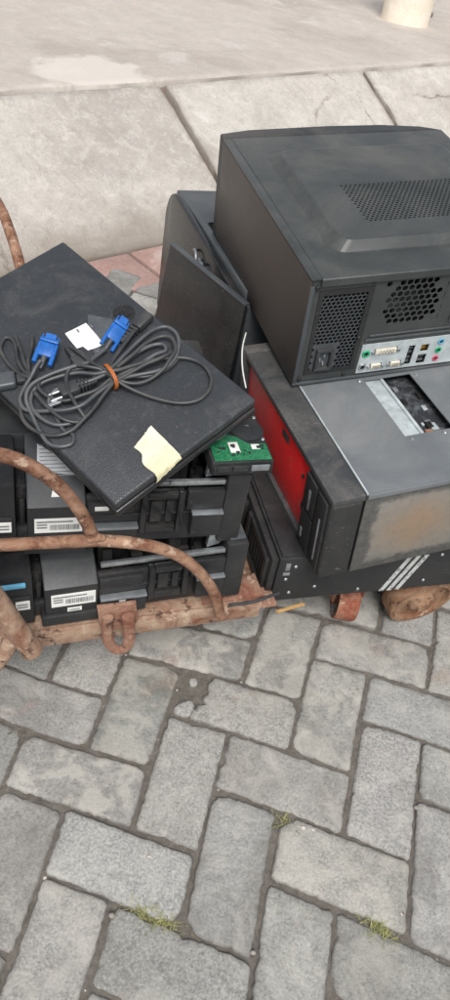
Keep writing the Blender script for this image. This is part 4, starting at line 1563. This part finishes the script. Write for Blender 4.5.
for k in range(16):
    x, y = rr_.uniform(0.008, 0.076), rr_.uniform(0.008, 0.030)
    s = rr_.uniform(0.0012, 0.004)
    box(bm, x, x + s * 1.6, y, y + s, 0.0246 + 0.00003 * k, 0.0258 + 0.0001 * k, 0.0002)
obj('chips', bm, 'black', hd)
for (x0, x1, mt) in ((0.006, 0.024, 'black'), (0.028, 0.050, 'black'), (0.054, 0.080, 'greymetal')):
    bm = bmesh.new()
    box(bm, x0, x1, -0.0075, -0.0045, 0.012, 0.0215, 0.0008)
    obj('connector', bm, mt, hd)

# ------------------------------------------------------------------ bottom black case with white stripes
bc = thing('server_case', 'low black computer case with three white slanted stripes, undermost on the right', 'computer case', (0.111, 0.846, 0.148), 21, -1, -1)
BW, BD, BH = 0.56, 0.42, 0.105
bm = bmesh.new()
box(bm, 0, BW, 0, BD, 0, BH, 0.0015)
obj('body', bm, 'blackface', bc)
bm = bmesh.new()
for k, x in enumerate((0.203, 0.2185, 0.2335)):
    prism(bm, [(x, 0.001), (x + 0.0085, 0.001), (x + 0.0405, 0.088), (x + 0.032, 0.088)], 1, -0.0012, 0.001)
st = obj('stripes', bm, None or 'white', bc)
n = NT('worn_white_print')
wv_ = n.noise(120, 5, 0.8)
c = n.mix(n.ramp(wv_, 0.38, 0.5), rgb(70, 70, 70), rgb(178, 180, 178))
st.data.materials[0] = n.finish(c, 0.6)
for (x, z) in ((0.03, 0.085), (0.03, 0.02), (0.125, 0.088), (0.25, 0.09), (0.285, 0.02), (0.30, 0.085), (0.42, 0.06), (0.52, 0.02), (0.52, 0.085), (0.018, 0.055), (0.16, 0.012), (0.075, 0.03)):
    bm = bmesh.new()
    screw(bm, Vector((x, -0.0002, z)), 1, 0.0032, 0.0015)
    obj('screw', bm, 'silver', bc)
bm = bmesh.new()   # left bezel plates
box(bm, -0.012, -0.0005, 0.004, BD - 0.004, 0.003, BH - 0.004, 0.002)
obj('front_plate', bm, 'blackdull', bc)
bm = bmesh.new()
for y in (0.012, 0.15, 0.285):
    box(bm, -0.020, -0.0125, y, y + 0.012, 0.006, BH - 0.012, 0.0015)
    box(bm, -0.020, -0.0125, y + 0.105, y + 0.117, 0.006, BH - 0.012, 0.0015)
    box(bm, -0.018, -0.0125, y + 0.0125, y + 0.1045, BH - 0.026, BH - 0.014, 0.0015)
    box(bm, -0.018, -0.0125, y + 0.0125, y + 0.1045, 0.008, 0.02, 0.0015)
obj('bay_frame', bm, 'blackface', bc)
bm = bmesh.new()
for k in range(7):
    box(bm, -0.0155, -0.0126, 0.028 + k * 0.013, 0.034 + k * 0.013, 0.024, BH - 0.03, 0.001)
obj('vent_slats', bm, 'blackdull', bc)
bm = bmesh.new()   # top seam strip and metal clip
box(bm, 0.004, 0.05, 0.004, BD - 0.01, BH + 0.0003, BH + 0.004, 0.001)
obj('top_strip', bm, 'blackface', bc)
bm = bmesh.new()
box(bm, 0.012, 0.020, -0.0016, 0.0005, 0.078, 0.094, 0.0004)
box(bm, 0.010, 0.022, -0.0018, 0.0005, 0.066, 0.072, 0.0004)
obj('clip', bm, 'silver', bc)
bm = bmesh.new()
prism(bm, [(0.055, 0.105), (0.075, 0.105), (0.082, 0.085), (0.078, 0.082), (0.071, 0.098), (0.055, 0.098)], 1, -0.003, 0.0005, 0.0003)
obj('bracket', bm, 'slate', bc)

# ------------------------------------------------------------------ grey tower lying on its side, red front
LW, LD, LH = 0.42, 0.417, 0.176
lt = thing('grey_tower', 'worn grey computer tower lying on its side, red inner front and dirt stained face', 'computer tower', (0.173, 0.825, 0.25), 25.7, -0.8, -6.3)
bm = bmesh.new()   # steel body (below the side panel)
box(bm, 0.0535, LW, 0.003, LD, 0.0, LH - 0.05, 0.0015)
obj('chassis', bm, 'blackdull', lt)
bm = bmesh.new()
box(bm, 0.0535, LW, 0.0005, 0.0028, 0.002, LH - 0.004, 0.0005)
obj('stained_face', bm, 'stained', lt)['label'] = 'dirt stained pale face'
bm = bmesh.new()
z0 = LH - 0.0495
box(bm, 0.0535, 0.056, 0.003, LD, z0, LH - 0.0025, 0.0003)
box(bm, LW - 0.003, LW, 0.003, LD, z0, LH - 0.0025, 0.0003)
box(bm, 0.0565, LW - 0.0035, LD - 0.003, LD, z0, LH - 0.0025, 0.0003)
obj('inner_wall', bm, 'blackdull', lt)
# side panel with cut-out
hx0, hx1, hy0, hy1 = 0.168, 0.256, 0.107, 0.262
bm = bmesh.new()
zt0, zt1 = LH - 0.002, LH
X = [0.054, hx0, hx1, LW]
Y = [0.0, hy0, hy1, LD]
vt = {}
for zi, z in enumerate((zt0, zt1)):
    for i, x in enumerate(X):
        for j, y in enumerate(Y):
            vt[i, j, zi] = bm.verts.new((x, y, z))
for i in range(3):
    for j in range(3):
        if (i, j) == (1, 1):
            continue
        for zi in (0, 1):
            bm.faces.new((vt[i, j, zi], vt[i + 1, j, zi], vt[i + 1, j + 1, zi], vt[i, j + 1, zi]))
for (a_, b_) in (((1, 1), (2, 1)), ((2, 1), (2, 2)), ((2, 2), (1, 2)), ((1, 2), (1, 1)), ((0, 0), (3, 0)), ((3, 0), (3, 3)), ((3, 3), (0, 3)), ((0, 3), (0, 0))):
    if abs(a_[0] - b_[0]) == 3 or abs(a_[1] - b_[1]) == 3:
        st_ = []
        for k in range(4):
            st_.append((a_[0] + (b_[0] - a_[0]) * k // 3, a_[1] + (b_[1] - a_[1]) * k // 3))
        for p, q_ in zip(st_, st_[1:]):
            bm.faces.new((vt[p[0], p[1], 0], vt[q_[0], q_[1], 0], vt[q_[0], q_[1], 1], vt[p[0], p[1], 1]))
    else:
        bm.faces.new((vt[a_[0], a_[1], 0], vt[b_[0], b_[1], 0], vt[b_[0], b_[1], 1], vt[a_[0], a_[1], 1]))
box(bm, 0.054, LW, -0.0025, -0.0002, LH - 0.010, LH + 0.0003, 0.0008)
obj('side_panel', bm, 'greypanel', lt)
bm = bmesh.new()
box(bm, 0.0522, 0.0545, 0.0, LD, LH - 0.003, LH + 0.0012, 0.0006)
obj('panel_edge', bm, 'palemetal', lt)
bm = bmesh.new()
bm.free()
for (x, y, s) in ((0.16, 0.262, 0.004), (0.266, 0.255, 0.0035), (0.236, 0.10, 0.004), (0.264, 0.115, 0.003), (0.10, 0.29, 0.003), (0.176, 0.098, 0.003), (0.285, 0.012, 0.0025)):
    bm = bmesh.new()
    screw(bm, Vector((x, y, LH)), 2, s, 0.002)
    obj('rivet', bm, 'silver', lt)
# what shows in the opening
bm = bmesh.new()
box(bm, hx0 - 0.02, hx0 + 0.032, hy0 - 0.01, hy1 + 0.02, LH - 0.0085, LH - 0.0065, 0.0006)
for k in range(3):
    box(bm, hx0 + 0.002, hx0 + 0.01, hy0 + 0.03 + k * 0.045, hy0 + 0.05 + k * 0.045, LH - 0.0064, LH - 0.003, 0.001)
obj('drive_bracket', bm, 'palemetal', lt)
bm = bmesh.new()
box(bm, hx0 + 0.0325, hx0 + 0.038, hy0 - 0.01, hy1 + 0.02, LH - 0.024, LH - 0.0035, 0.001)
obj('rib', bm, 'palemetal', lt)
bm = bmesh.new()
box(bm, hx0 + 0.0385, hx1 + 0.02, hy0 - 0.01, hy1 + 0.02, LH - 0.024, LH - 0.016, 0.001)
obj('inner_board', bm, 'board_glass', lt)
bm = bmesh.new()
rr_ = random.Random(21)
for k in range(11):
    x = rr_.uniform(hx0 + 0.042, hx1 - 0.006)
    y = rr_.uniform(hy0, hy1 - 0.02)
    s = rr_.uniform(0.004, 0.012)
    box(bm, x, min(x + s, hx1), y, y + s * 1.5, LH - 0.0158 + 0.0001 * k, LH - 0.014 + 0.0004 * k, 0.0006)
    obj('component', bm, ('void', 'greymetal', 'palemetal')[k % 3], lt)
    bm = bmesh.new()
bm.free()
bm = bmesh.new()
box(bm, hx0 + 0.045, hx0 + 0.058, hy0 + 0.004, hy0 + 0.016, LH - 0.0155, LH - 0.008, 0.001)
obj('red_socket', bm, 'rustred', lt)
# bezel on the left end: frame around the red bay
bm = bmesh.new()
box(bm, -0.003, 0.0518, -0.0015, LD - 0.028, LH - 0.013, LH - 0.0005, 0.003)   # top bar
box(bm, -0.002, 0.0515, 0.0905, LD - 0.028, 0.0, 0.016, 0.003)            # bottom bar
box(bm, -0.002, 0.0515, LD - 0.0275, LD, 0.0, LH - 0.001, 0.004)
obj('front_bezel', bm, 'greybezel', lt)
bm = bmesh.new()
box(bm, -0.002, 0.0515, 0.0, 0.090, 0.0, LH - 0.0135, 0.006, 0, 3)
obj('drive_bay_end', bm, 'bezeldark', lt)
bm = bmesh.new()
box(bm, 0.006, 0.012, 0.0905, LD - 0.028, 0.0165, LH - 0.0135, 0.0005)
obj('red_panel', bm, 'red', lt)
bm = bmesh.new()
bm.free()
for (y0_, y1_, z0_, z1_) in ((0.098, 0.106, 0.06, 0.074), (0.112, 0.118, 0.118, 0.124)):
    bm = bmesh.new()
    box(bm, 0.002, 0.0055, y0_, y1_, z0_, z1_, 0.001)
    obj('catch', bm, 'blackdull', lt)
bm = bmesh.new()
box(bm, 0.0045, 0.0058, 0.185, 0.215, 0.128, 0.142, 0.0004)
obj('adhesive_pad', bm, 'stained', lt)
bm = bmesh.new()   # drive bay covers on the bezel
box(bm, -0.0065, -0.0022, 0.008, 0.040, 0.012, LH - 0.016, 0.0015)
box(bm, -0.0065, -0.0022, 0.046, 0.086, 0.012, 0.085, 0.0015)
box(bm, -0.0065, -0.0022, 0.046, 0.086, 0.090, LH - 0.016, 0.0015)
obj('bay_cover', bm, 'blackdull', lt)
bm = bmesh.new()
box(bm, -0.0085, -0.0067, 0.018, 0.022, 0.03, 0.12, 0.0006)
box(bm, -0.0085, -0.0067, 0.060, 0.066, 0.10, 0.14, 0.0006)
box(bm, -0.0085, -0.0067, 0.070, 0.076, 0.03, 0.05, 0.0006)
obj('bay_button', bm, 'greymetal', lt)

# ------------------------------------------------------------------ black tower on top
TW, TD, TH = 0.46, 0.469, 0.204
tw = thing('black_tower', 'black computer tower lying on its side on top of the pile, ports facing out', 'computer tower', (0.069, 1.08, 0.43), 25.5, 4.1, -5.3)
bm = bmesh.new()   # shell walls
box(bm, 0.0, 0.003, 0.0005, TD, 0.0, TH - 0.0035, 0.0012)
box(bm, 0.0035, TW - 0.0035, 0.004, TD, 0.0, 0.002, 0.0005)
box(bm, TW - 0.003, TW, 0.0005, TD, 0.0, TH - 0.0035, 0.0012)
box(bm, 0.0035, TW - 0.0035, TD - 0.004, TD, 0.0025, TH - 0.0035, 0.0005)
obj('shell', bm, 'case_side', tw)
bm = bmesh.new()
box(bm, 0.0035, TW - 0.0035, 0.03, 0.034, 0.0025, TH - 0.0035, 0.0)
obj('interior', bm, 'void', tw)
bm = bmesh.new()
box(bm, 0.0, 0.016, -0.001, TD, TH - 0.003, TH + 0.0005, 0.001)
obj('top_frame', bm, 'case', tw)

# side panel (faces up): embossed field with perforated patch
def panel_profile():
    pass


bm = bmesh.new()
ZP = TH + 0.001
ix0, ix1, iy0, iy1 = 0.055, 0.43, 0.058, 0.40      # outer rim of the emboss
EM = 0.014
dxe, dye = 0.024, 0.019
px0, px1, py0, py1 = 0.137, 0.365, 0.122, 0.247   # perforated patch opening


def rect_loop(x0, x1, y0, y1, z, rad, k=6):
    out = []
    for (cx, cy, a0_) in ((x0 + rad, y0 + rad, 180), (x1 - rad, y0 + rad, 270), (x1 - rad, y1 - rad, 0), (x0 + rad, y1 - rad, 90)):
        for s in range(k + 1):
            a_ = R(a0_ + 90 * s / k)
            out.append(bm.verts.new((cx + rad * math.cos(a_), cy + rad * math.sin(a_), z)))
    return out


def bridge(A, B):
    k = len(A)
    for i in range(k):
        bm.faces.new((A[i], A[(i + 1) % k], B[(i + 1) % k], B[i]))


l00 = rect_loop(0.0165, TW, -0.004, TD, TH - 0.012, 0.0015)
l0 = rect_loop(0.0165, TW, -0.004, TD, ZP - 0.0015, 0.0015)
l1 = rect_loop(0.0180, TW - 0.0015, -0.0025, TD - 0.0015, ZP, 0.0015)
l2 = rect_loop(ix0, ix1, iy0, iy1, ZP, 0.03)
l3 = rect_loop(ix0 + 0.003, ix1 - 0.003, iy0 + 0.003, iy1 - 0.003, ZP + 0.0006, 0.028)
l4 = rect_loop(ix0 + dxe - 0.003, ix1 - dxe + 0.003, iy0 + dye - 0.003, iy1 - dye + 0.003, ZP + EM - 0.0006, 0.022)
l5 = rect_loop(ix0 + dxe, ix1 - dxe, iy0 + dye, iy1 - dye, ZP + EM, 0.02)
l6 = rect_loop(px0, px1, py0, py1, ZP + EM, 0.0008)
l7 = rect_loop(px0, px1, py0, py1, ZP + EM - 0.002, 0.0008)
for A, B in zip((l00, l0, l1, l2, l3, l4, l5, l6), (l0, l1, l2, l3, l4, l5, l6, l7)):
    bridge(A, B)
obj('side_panel', bm, 'case', tw, 9)
bm = bmesh.new()
perforated(bm, px0 - 0.002, px1 + 0.002, py0 - 0.002, py1 + 0.002, 0.0088, 0.0030, lambda u, v_, h: Vector((u, v_, ZP + EM - 0.0002 + h)), lambda u, v_: px0 + 0.004 < u < px1 - 0.004 and py0 + 0.004 < v_ < py1 - 0.004, 0.0012, 0, 0.8)
obj('vent_grille', bm, 'case', tw)
bm = bmesh.new()
box(bm, px0 - 0.01, px1 + 0.01, py0 - 0.01, py1 + 0.01, TH - 0.03, TH - 0.027, 0)
obj('vent_backing', bm, 'void', tw)

# back panel: sheet around openings, in the plane y = 0
def yface(u, v_, h):
    return Vector((u, -h, v_))


bm = bmesh.new()
fx0, fx1, fz0, fz1 = 0.124, 0.247, 0.100, 0.190    # fan
qx0, qx1, qz0, qz1 = 0.018, 0.112, 0.018, 0.182    # supply
def sheet_holes(bm, x0, x1, z0, z1, holes, y0, y1):
    xs = sorted({x0, x1} | {h[0] for h in holes} | {h[1] for h in holes})
    zs = sorted({z0, z1} | {h[2] for h in holes} | {h[3] for h in holes})
    def hole(cx, cz):
        return any(h[0] < cx < h[1] and h[2] < cz < h[3] for h in holes)
    cells = {(i, j) for i in range(len(xs) - 1) for j in range(len(zs) - 1) if not hole((xs[i] + xs[i + 1]) / 2, (zs[j] + zs[j + 1]) / 2)}
    V = {}
    def vv(i, j, k):
        if (i, j, k) not in V:
            V[i, j, k] = bm.verts.new((xs[i], (y0, y1)[k], zs[j]))
        return V[i, j, k]
    for (i, j) in cells:
        for k in (0, 1):
            bm.faces.new((vv(i, j, k), vv(i + 1, j, k), vv(i + 1, j + 1, k), vv(i, j + 1, k)))
        for (di, dj, p, q_) in ((-1, 0, (0, 0), (0, 1)), (1, 0, (1, 0), (1, 1)), (0, -1, (0, 0), (1, 0)), (0, 1, (0, 1), (1, 1))):
            if (i + di, j + dj) not in cells:
                bm.faces.new((vv(i + p[0], j + p[1], 0), vv(i + q_[0], j + q_[1], 0), vv(i + q_[0], j + q_[1], 1), vv(i + p[0], j + p[1], 1)))


slots = [(0.318 + 0.0205 * k, 0.318 + 0.0205 * k + 0.014, 0.065, 0.18) for k in range(6)]
sheet_holes(bm, 0.0035, TW - 0.0035, 0.0025, TH - 0.004, [(fx0 + 0.004, fx1 - 0.004, fz0 + 0.004, fz1 - 0.004), (qx0, qx1, qz0, qz1), (0.112 + 0.006, 0.305, 0.012, 0.066)] + slots, 0.0035, 0.0015)
obj('back_panel', bm, 'case', tw)
bm = bmesh.new()   # pressed ridges and rim
box(bm, 0.118, 0.29, -0.0014, 0.0013, 0.0755, 0.0795, 0.0008)
box(bm, 0.124, 0.285, -0.0014, 0.0013, 0.0845, 0.0875, 0.0008)
box(bm, 0.0, TW, -0.003, 0.001, 0.0, 0.0055, 0.0012)
box(bm, 0.0, 0.007, -0.003, 0.001, 0.006, TH - 0.012, 0.0012)
box(bm, 0.266, 0.270, -0.0014, 0.0013, 0.098, 0.185, 0.0008)
obj('ridge', bm, 'slate', tw)
bm = bmesh.new()
def fan_keep(u, v_):
    cx, cz = (fx0 + fx1) / 2, (fz0 + fz1) / 2
    a_, b_ = abs(u - cx), abs(v_ - cz)
    return (a_ < 0.049 and b_ < 0.040 and not (a_ > 0.036 and b_ > 0.026)) or (abs(a_ - 0.052) < 0.004 and abs(b_ - 0.040) < 0.004)
perforated(bm, fx0, fx1, fz0, fz1, 0.0118, 0.0053, lambda u, v_, h: yface(u, v_, h - 0.0017), fan_keep, 0.0012)
obj('fan_grille', bm, 'case', tw)
bm = bmesh.new()   # fan blades behind
fc = Vector(((fx0 + fx1) / 2, 0.022, (fz0 + fz1) / 2))
lathe(bm, [(0, -0.004), (0.016, -0.004), (0.017, 0.006), (0, 0.006)], 24, Matrix.Translation(fc) @ Matrix.Rotation(R(90), 4, 'X'))
for k in range(7):
    m = Matrix.Translation(fc) @ Matrix.Rotation(2 * math.pi * k / 7, 4, 'Y') @ Matrix.Translation((0.028, 0, 0)) @ Matrix.Rotation(R(30), 4, 'X')
    box(bm, -0.012, 0.014, -0.001, 0.001, -0.010, 0.010, 0.0005, 0, 1, m)
obj('fan', bm, 'blackdull', tw)
# power supply
ps = bmesh.new()
sheet_holes(ps, qx0 + 0.0005, qx1 - 0.0005, qz0 + 0.0005, qz1 - 0.0005, [(qx0 + 0.008, qx1 - 0.010, qz0 + 0.008, qz1 - 0.010)], 0.004, 0.0006)
pso = obj('power_supply', ps, 'blackdull', tw)
bm = bmesh.new()
sock = (0.030, 0.068, 0.022, 0.078)
perforated(bm, qx0 + 0.009, qx1 - 0.010, qz0 + 0.009, qz1 - 0.010, 0.0078, 0.0036, lambda u, v_, h: yface(u, v_, h - 0.0025), lambda u, v_: not (sock[0] - 0.003 < u < sock[1] + 0.003 and sock[2] - 0.003 < v_ < sock[3] + 0.003), 0.001)
obj('supply_grille', bm, 'slate', pso)
bm = bmesh.new()
x0, x1, z0, z1 = 0.034, 0.064, 0.026, 0.070
box(bm, x0, x1, -0.004, 0.012, z0, z0 + 0.006, 0.001)
box(bm, x0, x1, -0.004, 0.012, z1 - 0.006, z1, 0.001)
box(bm, x0, x0 + 0.005, -0.004, 0.012, z0 + 0.0062, z1 - 0.0062, 0.001)
box(bm, x1 - 0.005, x1, -0.004, 0.012, z0 + 0.0062, z1 - 0.0062, 0.001)
box(bm, x0 + 0.0052, x1 - 0.0052, 0.008, 0.0118, z0 + 0.0062, z1 - 0.0062, 0.0)
obj('power_socket', bm, 'rubberblack', pso)
bm = bmesh.new()
for (x, z) in ((0.049, 0.056), (0.049, 0.040), (0.042, 0.048)):
    box(bm, x - 0.0012, x + 0.0012, -0.002, 0.0075, z - 0.003, z + 0.003, 0.0004)
obj('pin', bm, 'silver', pso)
for (x, z) in ((0.013, 0.188), (0.106, 0.190), (0.012, 0.012), (0.094, 0.012), (0.105, 0.085), (0.300, 0.19)):
    bm = bmesh.new()
    screw(bm, Vector((x, -0.0005, z)), 1, 0.0035, 0.002)
    obj('screw', bm, 'blackdull', tw)
# port plate
bm = bmesh.new()
sheet_holes(bm, 0.116, 0.306, 0.0095, 0.0685, [(0.140, 0.184, 0.046, 0.058), (0.139, 0.162, 0.015, 0.027), (0.176, 0.199, 0.015, 0.027), (0.206, 0.218, 0.015, 0.056), (0.230, 0.245, 0.040, 0.055), (0.229, 0.246, 0.014, 0.034)], 0.001, -0.0012)
obj('port_plate', bm, 'palemetal', tw)
bm = bmesh.new()
box(bm, 0.12, 0.302, 0.010, 0.012, 0.012, 0.067, 0)
obj('port_backing', bm, 'void', tw)
def port_round(x, z, mt, r=0.0068):
    bm = bmesh.new()
    lathe(bm, [(r * 0.62, -0.001), (r * 0.62, 0.0028), (r, 0.0028), (r * 1.1, 0.0018), (r * 1.1, 0.0012)], 20, Matrix.Translation((x, -0.0002, z)) @ Matrix.Rotation(R(90), 4, 'X'))
    lathe(bm, [(0, 0.0014), (r * 0.62, 0.0014)], 16, Matrix.Translation((x, -0.0002, z)) @ Matrix.Rotation(R(90), 4, 'X'), 1)
    return obj('port', bm, [mt, 'void'], tw)
port_round(0.126, 0.050, 'green')
port_round(0.1255, 0.022, 'silver')
for k, (mt, z) in enumerate((('lightblue', 0.058), ('green', 0.040), ('pink', 0.022))):
    port_round(0.266, z, mt, 0.0055)
def dshell(x0, x1, z0, z1, mt):
    bm = bmesh.new()
    box(bm, x0, x1, -0.0042, 0.004, z0, z1, 0.0012)
    o = obj('port', bm, mt, tw)
    bm = bmesh.new()
    for k in range(5):
        for j in range(2):
            x = x0 + (x1 - x0) * (0.18 + 0.15 * k + 0.05 * j)
            box(bm, x - 0.0007, x + 0.0007, -0.0048, -0.004, z0 + (z1 - z0) * (0.3 + 0.35 * j) - 0.0008, z0 + (z1 - z0) * (0.3 + 0.35 * j) + 0.0008, 0)
    obj('pin_holes', bm, 'void', o)
    bm = bmesh.new()
    for x in (x0 - 0.0045, x1 + 0.0045):
        screw(bm, Vector((x, -0.0013, (z0 + z1) / 2)), 1, 0.003, 0.004)
    obj('hex_posts', bm, 'silver', o)
dshell(0.1425, 0.1815, 0.0470, 0.0570, 'cream')
dshell(0.1415, 0.1595, 0.0160, 0.0260, 'cream')
dshell(0.1785, 0.1965, 0.0160, 0.0260, 'cream')
bm = bmesh.new()
for z in (0.017, 0.0255, 0.037, 0.0455):
    box(bm, 0.2075, 0.2165, 0.003, 0.006, z, z + 0.0045, 0.0003)
for z in (0.0165, 0.0255):
    box(bm, 0.2305, 0.2445, 0.003, 0.006, z, z + 0.0045, 0.0003)
obj('port_tongues', bm, 'slate', tw)
bm = bmesh.new()
box(bm, 0.230, 0.245, 0.0045, 0.0062, 0.040, 0.055, 0.0002)
obj('network_port', bm, 'gold', tw)
bm = bmesh.new()
for (x0, x1, z0, z1, hs_) in slots and [(s[0], s[1], s[2], s[3], 0) for s in slots]:
    box(bm, x0 - 0.0015, x1 + 0.0015, -0.001, 0.0012, z0 - 0.002, z1 + 0.002, 0.0006)
obj('slot_covers', bm, 'greymetal', tw)
# plastic front at the far end
bm = bmesh.new()
outline = [(0.0, 0.001), (0.0, 0.003), (0.40, 0.003), (0.46, -0.02), (0.462, 0.001)]
prism(bm, [(0.001, TD + 0.0005), (0.001, TD + 0.022), (0.06, TD + 0.030), (0.22, TD + 0.034), (0.34, TD + 0.030), (0.42, TD + 0.020), (TW + 0.001, TD + 0.0005)], 2, -0.001, TH + 0.0015, 0.004)
obj('front_bezel', bm, 'black', tw)

# ------------------------------------------------------------------ case standing behind, and loose panel
A_, B_ = Vector((-0.256, 1.690, 0)), Vector((-0.081, 1.350, 0))
dl = (A_ - B_)
yawr = math.degrees(math.atan2(dl.y, dl.x)) - 90
rc = thing('rear_case', 'black rounded computer case behind the monitor, under the far end of the pile', 'computer case', (B_.x, B_.y, 0.147), yawr, 0, 0)
RL = dl.length + 0.02
RH = 0.445 - 0.147
bm = bmesh.new()
# rounded profile in (y, z): rounded at far top
prof = [(-0.08, 0.0), (RL, 0.0), (RL, RH - 0.06)]
for k in range(7):
    a_ = R(90 * k / 6)
    prof.append((RL - 0.05 + 0.05 * math.cos(a_), RH - 0.05 + 0.05 * math.sin(a_)))
prof.append((-0.08, RH))
prism(bm, prof, 0, 0.012, 0.36, 0.006)
obj('body', bm, 'slate', rc)
bm = bmesh.new()
rcz = RH + 0.022
box(bm, 0.012, 0.030, -0.06, RL - 0.04, RH + 0.0002, rcz, 0.003)
prism(bm, [(0.0125, 0.22), (0.0125, RL - 0.004), (0.30, RL - 0.004), (0.30, 0.235), (0.031, 0.235), (0.031, 0.22)], 2, RH + 0.0003, rcz - 0.0005, 0.004)
obj('top_cover', bm, 'slate', rc)
bm = bmesh.new()
prof2 = []
cy, cz = RL / 2, RH / 2
RC_ = RH + 0.026
prof2 = [(-0.07, 0.02), (RL + 0.012, 0.02), (RL + 0.012, RC_ - 0.06)]
for k in range(7):
    a_ = R(90 * k / 6)
    prof2.append((RL - 0.048 + 0.06 * math.cos(a_), RC_ - 0.06 + 0.06 * math.sin(a_)))
prof2.append((-0.07, RC_ - 0.02))
prism(bm, prof2, 0, -0.004, 0.0115, 0.004)
obj('cover', bm, 'gloss', rc)
bm = bmesh.new()
box(bm, 0.034, 0.040, -0.06, 0.21, RH + 0.0003, RH + 0.004, 0.001)
obj('trim_strip', bm, 'gloss', rc)
bm = bmesh.new()
rr_ = random.Random(4)
for k in range(3):
    tube(bm, smooth_path([(-0.012 - 0.002 * k, 0.06 + 0.04 * k, RH - 0.05), (-0.016, 0.07 + 0.04 * k, RH - 0.015), (-0.012, 0.09 + 0.04 * k, RH - 0.03 + 0.01 * k), (-0.008, 0.11 + 0.04 * k, RH - 0.02)], 6), 0.003, 8)
box(bm, -0.014, -0.0045, 0.13, 0.142, RH - 0.06, RH - 0.02, 0.001)
obj('loose_wires', bm, 'greymetal', rc)
for v_ in ():
    pass

P0, Q0 = at_z(170, 244, 0.455), at_z(246, 306, 0.455)
dq = Q0 - P0
nrm = Vector((-dq.y, dq.x, 0)).normalized()
if nrm.y > 0:
    nrm = -nrm
pn = thing('loose_panel', 'loose black side panel leaning upright against the case behind the monitor', 'panel', (P0.x, P0.y, 0.22), math.degrees(math.atan2(dq.y, dq.x)), 0, 0)
bm = bmesh.new()
Lq = dq.length
prism(bm, [(0.0, 0.0), (Lq * 1.05, 0.0), (Lq * 1.0, 0.235), (0.004, 0.235)], 1, -0.003, 0.003, 0.0015)
for v_ in bm.verts:
    v_.co.y -= (0.235 - v_.co.z) * 0.10
    v_.co.y += 0.004 * noise.noise(v_.co * 12)
obj('sheet', bm, 'gloss', pn)
bm = bmesh.new()
prism(bm, [(0.004, 0.2355), (Lq, 0.2355), (Lq, 0.239), (0.004, 0.239)], 1, -0.004, 0.009, 0.001)
obj('folded_edge', bm, 'slate', pn)

# white strand added for the tower's shiny edge and a white tie
bm = bmesh.new()
ww = [at_z(246, 333, 0.43), at_z(243, 345, 0.43), at_z(242, 358, 0.425), at_z(243, 372, 0.41), at_z(246, 388, 0.39)]
tube(bm, smooth_path(ww, 6), 0.0013, 8)
tag(obj('edge_shine_tie', bm, 'white'), 'thin white strand for the shiny tower edge and white tie, between the loose panel and the red front', 'wire')
